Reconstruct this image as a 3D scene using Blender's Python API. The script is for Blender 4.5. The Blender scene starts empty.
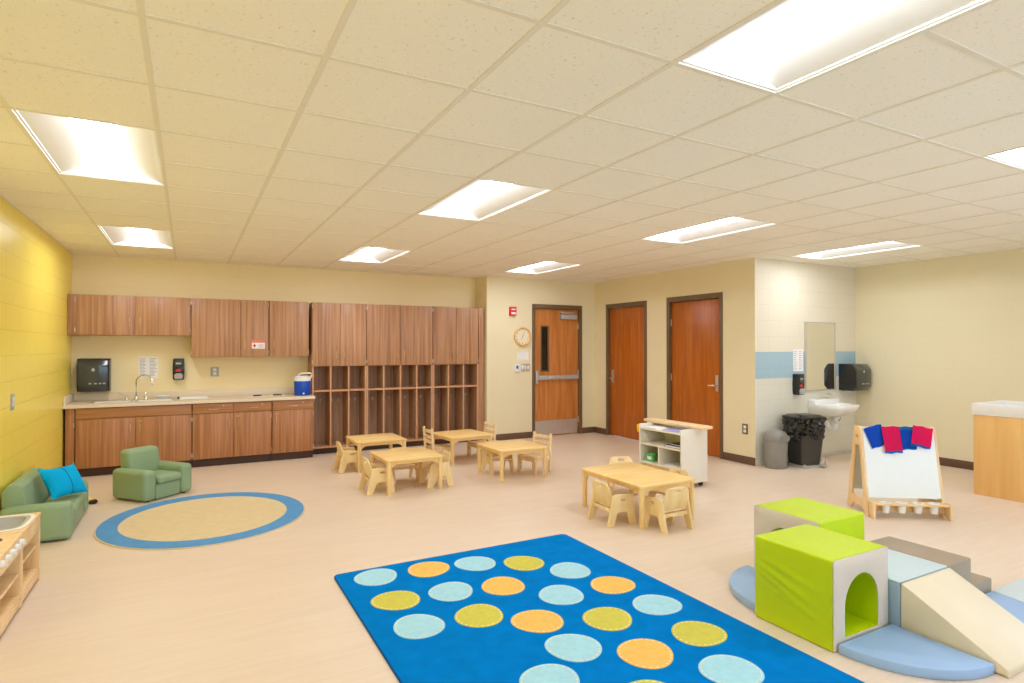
import bpy, bmesh, math, random
from mathutils import Vector, Matrix
random.seed(7)
PI = math.pi
COL = bpy.context.scene.collection
scene = bpy.context.scene

# ------------------------------------------------------------------ materials
def lin(v):
    v /= 255.0
    return v / 12.92 if v <= 0.04045 else ((v + 0.055) / 1.055) ** 2.4
def rgb(r, g, b):
    return (lin(r), lin(g), lin(b), 1.0)

def new_mat(name):
    m = bpy.data.materials.new(name)
    m.use_nodes = True
    nt = m.node_tree
    return m, nt, nt.nodes['Principled BSDF']

def plain(name, col, rough=0.5, metal=0.0, spec=0.5, var=0.04, scale=12.0, bump=0.0, bscale=200.0, coat=0.0, sheen=0.0):
    """a base colour with a little procedural mottling and optional fine bump"""
    m, nt, b = new_mat(name)
    b.inputs['Roughness'].default_value = rough
    b.inputs['Metallic'].default_value = metal
    b.inputs['Specular IOR Level'].default_value = spec
    b.inputs['Coat Weight'].default_value = coat
    b.inputs['Sheen Weight'].default_value = sheen
    tc = nt.nodes.new('ShaderNodeTexCoord')
    nz = nt.nodes.new('ShaderNodeTexNoise')
    nz.inputs['Scale'].default_value = scale
    nz.inputs['Detail'].default_value = 3
    nt.links.new(tc.outputs['Object'], nz.inputs['Vector'])
    rp = nt.nodes.new('ShaderNodeValToRGB')
    c = rgb(*col)
    rp.color_ramp.elements[0].position = 0.3
    rp.color_ramp.elements[1].position = 0.7
    rp.color_ramp.elements[0].color = tuple(x * (1 - var) for x in c[:3]) + (1,)
    rp.color_ramp.elements[1].color = tuple(min(1, x * (1 + var)) for x in c[:3]) + (1,)
    nt.links.new(nz.outputs['Fac'], rp.inputs['Fac'])
    nt.links.new(rp.outputs['Color'], b.inputs['Base Color'])
    if bump:
        n2 = nt.nodes.new('ShaderNodeTexNoise')
        n2.inputs['Scale'].default_value = bscale
        n2.inputs['Detail'].default_value = 2
        nt.links.new(tc.outputs['Object'], n2.inputs['Vector'])
        bp = nt.nodes.new('ShaderNodeBump')
        bp.inputs['Strength'].default_value = bump
        bp.inputs['Distance'].default_value = 0.004
        nt.links.new(n2.outputs['Fac'], bp.inputs['Height'])
        nt.links.new(bp.outputs['Normal'], b.inputs['Normal'])
    return m

def wood(name, dark, mid, light, axis='Z', rough=0.4, fine=45.0, along=2.0, coat=0.1, spec=0.4):
    m, nt, b = new_mat(name)
    b.inputs['Roughness'].default_value = rough
    b.inputs['Specular IOR Level'].default_value = spec
    b.inputs['Coat Weight'].default_value = coat
    b.inputs['Coat Roughness'].default_value = 0.3
    tc = nt.nodes.new('ShaderNodeTexCoord')
    oi = nt.nodes.new('ShaderNodeObjectInfo')
    ad = nt.nodes.new('ShaderNodeVectorMath'); ad.operation = 'ADD'
    ml = nt.nodes.new('ShaderNodeVectorMath'); ml.operation = 'SCALE'
    nt.links.new(oi.outputs['Location'], ml.inputs[0]); ml.inputs['Scale'].default_value = 3.7
    nt.links.new(tc.outputs['Object'], ad.inputs[0]); nt.links.new(ml.outputs[0], ad.inputs[1])
    mp = nt.nodes.new('ShaderNodeMapping')
    s = [fine, fine, fine]; s['XYZ'.index(axis)] = along
    mp.inputs['Scale'].default_value = s
    nt.links.new(ad.outputs[0], mp.inputs['Vector'])
    nz = nt.nodes.new('ShaderNodeTexNoise')
    nz.inputs['Scale'].default_value = 1.0; nz.inputs['Detail'].default_value = 4; nz.inputs['Distortion'].default_value = 0.4
    nt.links.new(mp.outputs['Vector'], nz.inputs['Vector'])
    rp = nt.nodes.new('ShaderNodeValToRGB')
    e = rp.color_ramp.elements
    e[0].position = 0.30; e[0].color = rgb(*dark)
    e[1].position = 0.72; e[1].color = rgb(*light)
    k = e.new(0.5); k.color = rgb(*mid)
    nt.links.new(nz.outputs['Fac'], rp.inputs['Fac'])
    nt.links.new(rp.outputs['Color'], b.inputs['Base Color'])
    return m

def block_wall(name, col, along, rough=0.5, joint=0.9, bump=0.35, bands=None, spec=0.4):
    """painted concrete block: 0.4 x 0.2 m courses with tooled joints; bands = [(z, colour above z)]"""
    m, nt, b = new_mat(name)
    b.inputs['Roughness'].default_value = rough
    b.inputs['Specular IOR Level'].default_value = spec
    tc = nt.nodes.new('ShaderNodeTexCoord')
    sp = nt.nodes.new('ShaderNodeSeparateXYZ')
    cb = nt.nodes.new('ShaderNodeCombineXYZ')
    nt.links.new(tc.outputs['Object'], sp.inputs[0])
    nt.links.new(sp.outputs[along], cb.inputs['X'])
    nt.links.new(sp.outputs['Z'], cb.inputs['Y'])
    br = nt.nodes.new('ShaderNodeTexBrick')
    br.inputs['Scale'].default_value = 1.0
    br.inputs['Brick Width'].default_value = 0.4064
    br.inputs['Row Height'].default_value = 0.2032
    br.inputs['Mortar Size'].default_value = 0.005
    br.inputs['Mortar Smooth'].default_value = 0.6
    nt.links.new(cb.outputs[0], br.inputs['Vector'])
    base = None
    if bands:
        rp = nt.nodes.new('ShaderNodeValToRGB'); rp.color_ramp.interpolation = 'CONSTANT'
        mr = nt.nodes.new('ShaderNodeMath'); mr.operation = 'DIVIDE'; mr.inputs[1].default_value = 3.0
        nt.links.new(sp.outputs['Z'], mr.inputs[0]); nt.links.new(mr.outputs[0], rp.inputs['Fac'])
        e = rp.color_ramp.elements
        while len(e) > 1: e.remove(e[-1])
        e[0].position = 0; e[0].color = rgb(*col)
        for z, c in bands:
            k = e.new(z / 3.0); k.color = rgb(*c)
        base = rp.outputs['Color']
    mx = nt.nodes.new('ShaderNodeMix'); mx.data_type = 'RGBA'; mx.blend_type = 'MULTIPLY'
    mx.inputs[0].default_value = 1.0
    if base: nt.links.new(base, mx.inputs[6])
    else: mx.inputs[6].default_value = rgb(*col)
    jr = nt.nodes.new('ShaderNodeValToRGB')
    jr.color_ramp.elements[0].color = (1, 1, 1, 1); jr.color_ramp.elements[1].color = (joint, joint, joint, 1)
    nt.links.new(br.outputs['Fac'], jr.inputs['Fac'])
    nt.links.new(jr.outputs['Color'], mx.inputs[7])
    nt.links.new(mx.outputs[2], b.inputs['Base Color'])
    nz = nt.nodes.new('ShaderNodeTexNoise'); nz.inputs['Scale'].default_value = 90; nz.inputs['Detail'].default_value = 3
    nt.links.new(tc.outputs['Object'], nz.inputs['Vector'])
    ma = nt.nodes.new('ShaderNodeMath'); ma.operation = 'MULTIPLY_ADD'
    ma.inputs[1].default_value = 0.12
    iv = nt.nodes.new('ShaderNodeMath'); iv.operation = 'SUBTRACT'; iv.inputs[0].default_value = 1.0
    nt.links.new(br.outputs['Fac'], iv.inputs[1])
    nt.links.new(nz.outputs['Fac'], ma.inputs[0]); nt.links.new(iv.outputs[0], ma.inputs[2])
    bp = nt.nodes.new('ShaderNodeBump'); bp.inputs['Strength'].default_value = bump; bp.inputs['Distance'].default_value = 0.004
    nt.links.new(ma.outputs[0], bp.inputs['Height']); nt.links.new(bp.outputs['Normal'], b.inputs['Normal'])
    return m

def tile_mat():
    m, nt, b = new_mat('acoustic_tile')
    b.inputs['Roughness'].default_value = 0.95
    b.inputs['Specular IOR Level'].default_value = 0.1
    tc = nt.nodes.new('ShaderNodeTexCoord')
    nz = nt.nodes.new('ShaderNodeTexNoise'); nz.inputs['Scale'].default_value = 55; nz.inputs['Detail'].default_value = 4; nz.inputs['Roughness'].default_value = 0.7
    nt.links.new(tc.outputs['Object'], nz.inputs['Vector'])
    rp = nt.nodes.new('ShaderNodeValToRGB')
    e = rp.color_ramp.elements
    e[0].position = 0.30; e[0].color = rgb(214, 206, 188)
    e[1].position = 0.40; e[1].color = rgb(250, 246, 234)
    nt.links.new(nz.outputs['Fac'], rp.inputs['Fac'])
    nt.links.new(rp.outputs['Color'], b.inputs['Base Color'])
    bp = nt.nodes.new('ShaderNodeBump'); bp.inputs['Strength'].default_value = 0.15; bp.inputs['Distance'].default_value = 0.002
    nt.links.new(rp.outputs['Color'], bp.inputs['Height']); nt.links.new(bp.outputs['Normal'], b.inputs['Normal'])
    return m

def floor_mat():
    m, nt, b = new_mat('sheet_vinyl_floor')
    b.inputs['Roughness'].default_value = 0.42
    b.inputs['Specular IOR Level'].default_value = 0.35
    tc = nt.nodes.new('ShaderNodeTexCoord')
    mp = nt.nodes.new('ShaderNodeMapping'); mp.inputs['Scale'].default_value = (1.6, 22, 1)
    nt.links.new(tc.outputs['Object'], mp.inputs['Vector'])
    nz = nt.nodes.new('ShaderNodeTexNoise'); nz.inputs['Scale'].default_value = 1.6; nz.inputs['Detail'].default_value = 5; nz.inputs['Distortion'].default_value = 0.5
    nt.links.new(mp.outputs['Vector'], nz.inputs['Vector'])
    n2 = nt.nodes.new('ShaderNodeTexNoise'); n2.inputs['Scale'].default_value = 0.9; n2.inputs['Detail'].default_value = 2
    nt.links.new(tc.outputs['Object'], n2.inputs['Vector'])
    br = nt.nodes.new('ShaderNodeTexBrick')
    br.inputs['Scale'].default_value = 1.0; br.inputs['Brick Width'].default_value = 0.9; br.inputs['Row Height'].default_value = 0.075
    br.inputs['Mortar Size'].default_value = 0.0006
    br.inputs['Color1'].default_value = (0.48, 0.48, 0.48, 1); br.inputs['Color2'].default_value = (0.56, 0.56, 0.56, 1); br.inputs['Mortar'].default_value = (0.42, 0.42, 0.42, 1)
    nt.links.new(tc.outputs['Object'], br.inputs['Vector'])
    a1 = nt.nodes.new('ShaderNodeMath'); a1.operation = 'MULTIPLY_ADD'; a1.inputs[1].default_value = 0.5
    nt.links.new(nz.outputs['Fac'], a1.inputs[0]); nt.links.new(br.outputs['Color'], a1.inputs[2])
    a2 = nt.nodes.new('ShaderNodeMath'); a2.operation = 'MULTIPLY_ADD'; a2.inputs[1].default_value = 0.25
    nt.links.new(n2.outputs['Fac'], a2.inputs[0]); nt.links.new(a1.outputs[0], a2.inputs[2])
    rp = nt.nodes.new('ShaderNodeValToRGB')
    e = rp.color_ramp.elements
    e[0].position = 0.62; e[0].color = rgb(*FLOOR_D)
    e[1].position = 1.12 if False else 1.0; e[1].color = rgb(*FLOOR_L)
    nt.links.new(a2.outputs[0], rp.inputs['Fac'])
    nt.links.new(rp.outputs['Color'], b.inputs['Base Color'])
    return m

FLOOR_D = (216, 194, 170); FLOOR_L = (227, 208, 186)

def emit(name, col, strength):
    m, nt, b = new_mat(name)
    b.inputs['Base Color'].default_value = (0.9, 0.9, 0.9, 1)
    b.inputs['Emission Color'].default_value = col
    b.inputs['Emission Strength'].default_value = strength
    return m

M = {}
M['floor'] = floor_mat()
M['tile'] = tile_mat()
M['tbar'] = plain('ceiling_tee_paint', (236, 230, 214), 0.6, var=0.01)
M['yellow'] = block_wall('yellow_block_paint', (255, 232, 98), 'Y', rough=0.3, joint=0.86, bump=0.3, spec=0.5)
M['cream_x'] = block_wall('cream_block_paint', (246, 228, 178), 'X', rough=0.5, joint=0.97, bump=0.12)
M['cream_y'] = block_wall('cream_block_paint_long', (236, 226, 192), 'Y', rough=0.5, joint=0.97, bump=0.12)
M['cream'] = plain('cream_plaster_paint', (236, 224, 186), 0.55, var=0.015, scale=3, bump=0.08, bscale=160)
M['nook'] = block_wall('banded_block_paint', (226, 222, 204), 'X', rough=0.4, joint=0.92, bump=0.22,
                       bands=[(1.08, (166, 194, 206)), (1.42, (230, 221, 198))])
M['base'] = plain('brown_rubber_base', (106, 78, 58), 0.5, var=0.03)
M['tilebase'] = plain('pale_tile_base', (220, 214, 198), 0.35, var=0.02)
M['frame'] = plain('brown_metal_door_frame', (112, 88, 60), 0.42, var=0.03)
M['door'] = wood('red_oak_door', (168, 86, 14), (182, 98, 20), (196, 112, 30), 'Z', rough=0.35, fine=22, along=1.5, coat=0.25)
M['door_entry'] = wood('oak_door_entry', (184, 110, 48), (200, 126, 60), (214, 144, 78), 'Z', rough=0.35, fine=24, along=1.6, coat=0.25)
M['cab'] = wood('walnut_laminate', (156, 110, 76), (182, 134, 96), (202, 156, 116), 'Z', rough=0.42, fine=34, along=0.9)
M['cab_b'] = wood('walnut_laminate_low', (152, 100, 60), (176, 120, 76), (196, 140, 94), 'Z', rough=0.42, fine=34, along=0.9)
M['cab_h'] = wood('walnut_laminate_flat', (156, 104, 60), (178, 124, 78), (198, 144, 96), 'X', rough=0.42, fine=34, along=0.9)
M['cab_edge'] = plain('walnut_edge_band', (206, 152, 108), 0.45, var=0.05)
M['cab_in'] = wood('walnut_laminate_inside', (160, 120, 90), (182, 142, 110), (198, 160, 126), 'Z', rough=0.55, fine=30, along=0.9, coat=0)
M['toe'] = plain('dark_toe_kick', (74, 50, 38), 0.6, var=0.05)
M['counter'] = plain('cream_laminate_top', (230, 214, 186), 0.35, var=0.03, scale=60)
M['steel'] = plain('brushed_steel', (212, 208, 200), 0.38, metal=0.75, var=0.03)
M['chrome'] = plain('chrome', (226, 224, 218), 0.15, metal=0.9, var=0.01)
M['brass'] = plain('satin_handle', (214, 190, 150), 0.3, metal=0.9, var=0.02)
M['black'] = plain('black_plastic', (34, 34, 34), 0.25, var=0.05)
M['smoke'] = plain('smoked_plastic', (56, 60, 56), 0.18, var=0.05, coat=0.3)
M['darkgrey'] = plain('dark_grey_plastic', (60, 58, 54), 0.4, var=0.05)
M['grey'] = plain('grey_plastic', (140, 138, 130), 0.45, var=0.03)
M['lgrey'] = plain('light_grey_plastic', (178, 178, 174), 0.4, var=0.03)
M['white'] = plain('white_plastic', (240, 240, 236), 0.4, var=0.01)
M['porcelain'] = plain('white_porcelain', (246, 246, 242), 0.12, var=0.005, coat=0.4)
M['paper'] = plain('white_paper', (244, 244, 242), 0.8, var=0.01)
M['dial'] = plain('cream_dial', (240, 228, 196), 0.7, var=0.01)
M['print'] = plain('grey_print', (168, 168, 172), 0.8, var=0.02)
M['printdark'] = plain('dark_print', (70, 70, 80), 0.8, var=0.02)
M['pinkprint'] = plain('red_header_print', (226, 130, 116), 0.7, var=0.02)
M['redprint'] = plain('red_print', (214, 50, 44), 0.6, var=0.02)
M['red'] = plain('red_alarm_plastic', (214, 34, 40), 0.35, var=0.02)
M['maple'] = wood('maple_ply', (232, 192, 118), (240, 204, 134), (246, 214, 148), 'X', rough=0.4, fine=14, along=1.5, coat=0.15)
M['maple_v'] = wood('maple_ply_upright', (230, 192, 122), (238, 204, 138), (244, 214, 152), 'Z', rough=0.4, fine=14, along=1.5, coat=0.15)
M['birch'] = wood('birch_ply_chair', (230, 200, 140), (240, 212, 154), (246, 222, 168), 'Z', rough=0.42, fine=12, along=1.5, coat=0.12)
M['birch_light'] = wood('pale_birch', (234, 202, 150), (242, 214, 166), (248, 224, 180), 'Z', rough=0.42, fine=16, along=1.5, coat=0.12)
M['beech'] = wood('beech_ply', (230, 192, 136), (238, 204, 150), (244, 214, 164), 'Z', rough=0.4, fine=16, along=1.5, coat=0.12)
M['counter_maple'] = wood('maple_cabinet', (228, 178, 104), (236, 188, 116), (242, 198, 128), 'Z', rough=0.4, fine=10, along=0.8, coat=0.1)
M['whitewood'] = plain('white_melamine', (236, 230, 214), 0.45, var=0.015)
M['sage'] = plain('sage_vinyl', (140, 166, 128), 0.42, var=0.03, scale=6, bump=0.06, bscale=300)
M['cyan'] = plain('turquoise_fabric', (0, 168, 222), 0.75, spec=0.1, var=0.06, scale=9, bump=0.2, bscale=400)
M['seam'] = plain('dark_blue_seam', (10, 70, 110), 0.8, var=0.02)
M['rugblue'] = plain('blue_rug_pile', (0, 122, 200), 0.95, spec=0.03, var=0.09, scale=9, bump=0.5, bscale=500)
M['rugedge'] = plain('navy_rug_binding', (22, 84, 150), 0.9, spec=0.1, var=0.03)
M['dot_b'] = plain('pale_blue_pile', (168, 216, 228), 0.95, spec=0.1, var=0.05, scale=30, bump=0.4, bscale=500)
M['dot_o'] = plain('orange_pile', (238, 190, 100), 0.95, spec=0.1, var=0.05, scale=30, bump=0.4, bscale=500)
M['dot_g'] = plain('green_pile', (206, 198, 86), 0.95, spec=0.1, var=0.05, scale=30, bump=0.4, bscale=500)
M['stitch'] = plain('cream_stitching', (236, 228, 190), 0.9, spec=0.1, var=0.02)
M['ovalblue'] = plain('mid_blue_pile', (94, 152, 204), 0.95, spec=0.1, var=0.06, scale=14, bump=0.4, bscale=500)
M['ovalcream'] = plain('cream_pile', (220, 200, 158), 0.95, spec=0.1, var=0.04, scale=14, bump=0.4, bscale=500)
M['lime'] = plain('lime_vinyl', (190, 212, 0), 0.42, spec=0.3, var=0.03, scale=5, bump=0.05, bscale=300)
M['sand'] = plain('beige_vinyl', (216, 204, 186), 0.45, var=0.02, scale=8, bump=0.08, bscale=400)
M['cream_v'] = plain('cream_vinyl', (226, 210, 178), 0.42, var=0.02, scale=6, bump=0.05, bscale=300)
M['paleblue'] = plain('pale_blue_vinyl', (196, 212, 214), 0.4, var=0.02, scale=6, bump=0.05, bscale=300)
M['bluegrey'] = plain('blue_grey_vinyl', (150, 172, 186), 0.42, var=0.02, scale=6)
M['matblue'] = plain('powder_blue_vinyl', (152, 184, 220), 0.42, var=0.02, scale=6, bump=0.05, bscale=300)
M['taupe'] = plain('taupe_vinyl', (160, 142, 118), 0.45, var=0.03, scale=6, bump=0.05, bscale=300)
M['jugblue'] = plain('blue_jug_plastic', (0, 74, 190), 0.35, var=0.03)
M['felt_b'] = plain('royal_blue_felt', (0, 92, 215), 0.85, var=0.05, scale=30, bump=0.2, bscale=400)
M['felt_c'] = plain('mid_blue_lining', (20, 130, 205), 0.85, var=0.05, scale=30)
M['felt_p'] = plain('magenta_felt', (248, 20, 110), 0.85, var=0.05, scale=30, bump=0.2, bscale=400)
M['board'] = plain('white_marker_board', (232, 236, 230), 0.25, var=0.01)
M['bag'] = plain('black_bin_bag', (26, 26, 26), 0.22, var=0.1, scale=20, coat=0.3)
M['green_card'] = plain('green_carton', (96, 186, 110), 0.6, var=0.08, scale=40)
M['purple'] = plain('purple_cover', (64, 52, 150), 0.45, var=0.06, scale=30)
M['lilac'] = plain('lilac_cover', (150, 156, 226), 0.5, var=0.06, scale=30)
M['yellowp'] = plain('yellow_plastic', (246, 208, 30), 0.4, var=0.02)
M['sensor'] = plain('blue_label', (40, 110, 190), 0.5, var=0.02)
M['glass_dark'] = None
M['lens'] = emit('light_lens', (0.955, 1.0, 1.12, 1), 22.0)
M['reflector'] = plain('white_reflector', (244, 244, 240), 0.45, var=0.005)

def glass(name, tint):
    m, nt, b = new_mat(name)
    nt.nodes.remove(b)
    out = nt.nodes['Material Output']
    tr = nt.nodes.new('ShaderNodeBsdfTransparent'); tr.inputs['Color'].default_value = tint
    gl = nt.nodes.new('ShaderNodeBsdfGlossy'); gl.inputs['Roughness'].default_value = 0.03
    fr = nt.nodes.new('ShaderNodeFresnel'); fr.inputs['IOR'].default_value = 1.45
    mx = nt.nodes.new('ShaderNodeMixShader')
    nt.links.new(fr.outputs[0], mx.inputs[0]); nt.links.new(tr.outputs[0], mx.inputs[1]); nt.links.new(gl.outputs[0], mx.inputs[2])
    nt.links.new(mx.outputs[0], out.inputs['Surface'])
    return m
M['glass'] = glass('clear_glass', (0.92, 0.94, 0.94, 1))
M['glass_dark'] = glass('vision_glass', (0.55, 0.52, 0.5, 1))
M['mirror'] = plain('mirror_silver', (236, 236, 232), 0.02, metal=1.0, var=0.0)

# ------------------------------------------------------------------ geometry helpers
class MB:
    """collects shapes, builds ONE mesh object"""
    def __init__(s):
        s.bm = bmesh.new()
        s.mats = []
    def _mi(s, mat):
        if mat is None: return 0
        if mat not in s.mats: s.mats.append(mat)
        return s.mats.index(mat)
    def _paint(s, faces, mat):
        i = s._mi(mat)
        for f in faces: f.material_index = i
    def box(s, x0, x1, y0, y1, z0, z1, bevel=0.0, mat=None, seg=2, xf=None):
        bm2 = bmesh.new()
        r = bmesh.ops.create_cube(bm2, size=1)
        bmesh.ops.scale(bm2, vec=(x1 - x0, y1 - y0, z1 - z0), verts=bm2.verts)
        bmesh.ops.translate(bm2, vec=((x0 + x1) / 2, (y0 + y1) / 2, (z0 + z1) / 2), verts=bm2.verts)
        if bevel > 0:
            bmesh.ops.bevel(bm2, geom=list(bm2.edges), offset=bevel, segments=seg, profile=0.5, affect='EDGES')
        s.merge(bm2, mat, xf)
        return s
    def merge(s, bm2, mat=None, xf=None):
        if xf is not None: bmesh.ops.transform(bm2, matrix=xf, verts=bm2.verts)
        bmesh.ops.recalc_face_normals(bm2, faces=bm2.faces)
        me = bpy.data.meshes.new('tmp')
        bm2.to_mesh(me); bm2.free()
        n = len(s.bm.faces)
        s.bm.from_mesh(me)
        bpy.data.meshes.remove(me)
        s.bm.faces.ensure_lookup_table()
        s._paint(s.bm.faces[n:], mat)
    def cyl(s, p0, p1, r0, r1=None, n=16, mat=None, cap=True):
        p0 = Vector(p0); p1 = Vector(p1); r1 = r0 if r1 is None else r1
        bm2 = bmesh.new()
        bmesh.ops.create_cone(bm2, cap_ends=cap, segments=n, radius1=r0, radius2=r1, depth=(p1 - p0).length)
        q = (p1 - p0).to_track_quat('Z', 'Y').to_matrix().to_4x4()
        s.merge(bm2, mat, Matrix.Translation((p0 + p1) / 2) @ q)
        return s
    def tube(s, pts, r, n=8, mat=None):
        pts = [Vector(p) for p in pts]
        bm2 = bmesh.new(); rings = []
        up = Vector((0, 0, 1))
        for i, p in enumerate(pts):
            a = pts[max(0, i - 1)]; b = pts[min(len(pts) - 1, i + 1)]
            t = (b - a).normalized()
            u = t.cross(up)
            if u.length < 1e-3: u = t.cross(Vector((1, 0, 0)))
            u.normalize(); v = u.cross(t).normalized()
            if rings and False: pass
            rings.append([bm2.verts.new(p + r * (math.cos(2 * PI * k / n) * u + math.sin(2 * PI * k / n) * v)) for k in range(n)])
        for i in range(len(rings) - 1):
            for k in range(n):
                bm2.faces.new((rings[i][k], rings[i][(k + 1) % n], rings[i + 1][(k + 1) % n], rings[i + 1][k]))
        bm2.faces.new(rings[0]); bm2.faces.new(list(reversed(rings[-1])))
        s.merge(bm2, mat)
        return s
    def lathe(s, prof, n=32, mat=None, xf=None, sx=1.0, sy=1.0, caps=True):
        bm2 = bmesh.new(); rings = []
        for r, z in prof:
            rings.append([bm2.verts.new((sx * r * math.cos(2 * PI * k / n), sy * r * math.sin(2 * PI * k / n), z)) for k in range(n)])
        for i in range(len(rings) - 1):
            for k in range(n):
                bm2.faces.new((rings[i][k], rings[i][(k + 1) % n], rings[i + 1][(k + 1) % n], rings[i + 1][k]))
        if caps and prof[0][0] > 1e-4: bm2.faces.new(list(reversed(rings[0])))
        if caps and prof[-1][0] > 1e-4: bm2.faces.new(rings[-1])
        bmesh.ops.remove_doubles(bm2, verts=bm2.verts, dist=1e-5)
        s.merge(bm2, mat, xf)
        return s
    def plate(s, outer, holes=(), t=0.02, xf=None, mat=None, bevel=0.0):
        """flat outline in local XY (with holes), thickness t centred on Z=0"""
        bm2 = bmesh.new(); edges = []
        for loop in [outer] + list(holes):
            vs = [bm2.verts.new((p[0], p[1], 0)) for p in loop]
            for i in range(len(vs)): edges.append(bm2.edges.new((vs[i], vs[(i + 1) % len(vs)])))
        if holes: bmesh.ops.triangle_fill(bm2, use_beauty=True, use_dissolve=False, edges=edges)
        else: bm2.faces.new([e for e in bm2.verts])
        fs = list(bm2.faces)
        bmesh.ops.translate(bm2, vec=(0, 0, -t / 2), verts=bm2.verts)
        r = bmesh.ops.extrude_face_region(bm2, geom=fs)
        bmesh.ops.translate(bm2, vec=(0, 0, t), verts=[v for v in r['geom'] if isinstance(v, bmesh.types.BMVert)])
        bmesh.ops.recalc_face_normals(bm2, faces=bm2.faces)
        if bevel:
            ed = [e for e in bm2.edges if len(e.link_faces) == 2 and e.calc_face_angle(0) > 1.2 and abs(e.verts[0].co.z - e.verts[1].co.z) < 1e-6]
            bmesh.ops.bevel(bm2, geom=ed, offset=bevel, segments=2, profile=0.5, affect='EDGES')
        s.merge(bm2, mat, xf)
        return s
    def poly(s, pts, mat=None):
        f = s.bm.faces.new([s.bm.verts.new(p) for p in pts])
        f.material_index = s._mi(mat)
        return s
    def build(s, name, mat=None, parent=None, angle=35, recalc=False, loc=None):
        if recalc: bmesh.ops.recalc_face_normals(s.bm, faces=s.bm.faces)
        me = bpy.data.meshes.new(name)
        s.bm.to_mesh(me); s.bm.free()
        ml = s.mats if s.mats else [mat]
        for m in ml: me.materials.append(m if m else mat)
        for p in me.polygons: p.use_smooth = True
        me.set_sharp_from_angle(angle=math.radians(angle))
        o = bpy.data.objects.new(name, me); COL.objects.link(o)
        if parent: o.parent = parent
        if loc: o.location = loc
        return o

def rnd(pts, r, seg=4):
    """round the corners of a polygon; r = radius or list"""
    out = []; n = len(pts)
    for i in range(n):
        ri = r[i] if isinstance(r, (list, tuple)) else r
        p = Vector((pts[i][0], pts[i][1])); a = Vector((pts[i - 1][0], pts[i - 1][1])) - p; b = Vector((pts[(i + 1) % n][0], pts[(i + 1) % n][1])) - p
        if ri <= 0: out.append((p.x, p.y)); continue
        ang = a.angle(b); d = min(ri / math.tan(ang / 2), a.length * 0.49, b.length * 0.49)
        pa = p + a.normalized() * d; pb = p + b.normalized() * d
        for k in range(seg + 1):
            t = k / seg
            q = (1 - t) ** 2 * pa + 2 * t * (1 - t) * p + t * t * pb
            out.append((q.x, q.y))
    return out
def slot(cx, cy, w, h, n=6):
    r = h / 2; o = []
    for k in range(n + 1):
        a = -PI / 2 + PI * k / n; o.append((cx + w / 2 - r + r * math.cos(a), cy + r * math.sin(a)))
    for k in range(n + 1):
        a = PI / 2 + PI * k / n; o.append((cx - w / 2 + r + r * math.cos(a), cy + r * math.sin(a)))
    return o
def rect(x0, x1, y0, y1): return [(x0, y0), (x1, y0), (x1, y1), (x0, y1)]
def mat4(o, x, y, z):
    """matrix with origin o and local axes x,y,z"""
    m = Matrix.Identity(4)
    for i, v in enumerate((x, y, z, o)):
        for k in range(3): m[k][i] = v[k]
    return m
YZ = lambda x: mat4((x, 0, 0), (0, 1, 0), (0, 0, 1), (1, 0, 0))     # plate in the YZ plane
XZ = lambda y: mat4((0, y, 0), (1, 0, 0), (0, 0, 1), (0, -1, 0))    # plate in the XZ plane
XY = lambda z: mat4((0, 0, z), (1, 0, 0), (0, 1, 0), (0, 0, 1))

def thing(name, label, cat, loc=(0, 0, 0), rz=0.0, group=None):
    o = bpy.data.objects.new(name, None); COL.objects.link(o)
    o.empty_display_size = 0.05
    o.location = loc; o.rotation_euler = (0, 0, rz)
    o['label'] = label; o['category'] = cat
    if group: o['group'] = group
    return o
def tag(o, label, cat, group=None):
    o['label'] = label; o['category'] = cat
    if group: o['group'] = group
    return o
def struct(o, label, cat):
    o['kind'] = 'structure'; o['label'] = label; o['category'] = cat
    return o
def dup(root, loc, rz, label, group=None):
    r = root.copy(); COL.objects.link(r); r.location = loc; r.rotation_euler = (0, 0, rz)
    r['label'] = label
    if group: r['group'] = group
    for ch in list(root.children):
        c = ch.copy(); COL.objects.link(c); c.parent = r
        for g in list(ch.children):
            d = g.copy(); COL.objects.link(d); d.parent = c
    return r

# ------------------------------------------------------------------ camera
CAMH = 1.49
cam = bpy.data.cameras.new('camera')
cam.sensor_width = 36.0
cam.lens = 593.15 * 36.0 / 1024.0
cam.clip_start = 0.05
co = bpy.data.objects.new('camera', cam); COL.objects.link(co)
co.location = (0, 0, CAMH)
co.rotation_euler = (PI / 2 + 0.0095256, 0, -0.49945)
scene.camera = co

# ------------------------------------------------------------------ room
XL, XR = -1.24, 8.35
YB = 8.84           # cabinet wall
YE = 8.43           # entry wall
XS = 4.145          # side of the cabinet recess
XD = 6.25           # closet door wall
YN = 5.08           # sink nook wall
YR = -2.6           # rear wall
ZC = 2.616
GX, GY, GS = -0.1439, 1.7521, 0.6096

b = MB(); b.box(XL - .15, XR + .15, YR - .15, 10.05, -0.1, 0)
struct(b.build('floor', M['floor']), 'pale pinkish maple look sheet floor of the classroom', 'floor')

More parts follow.
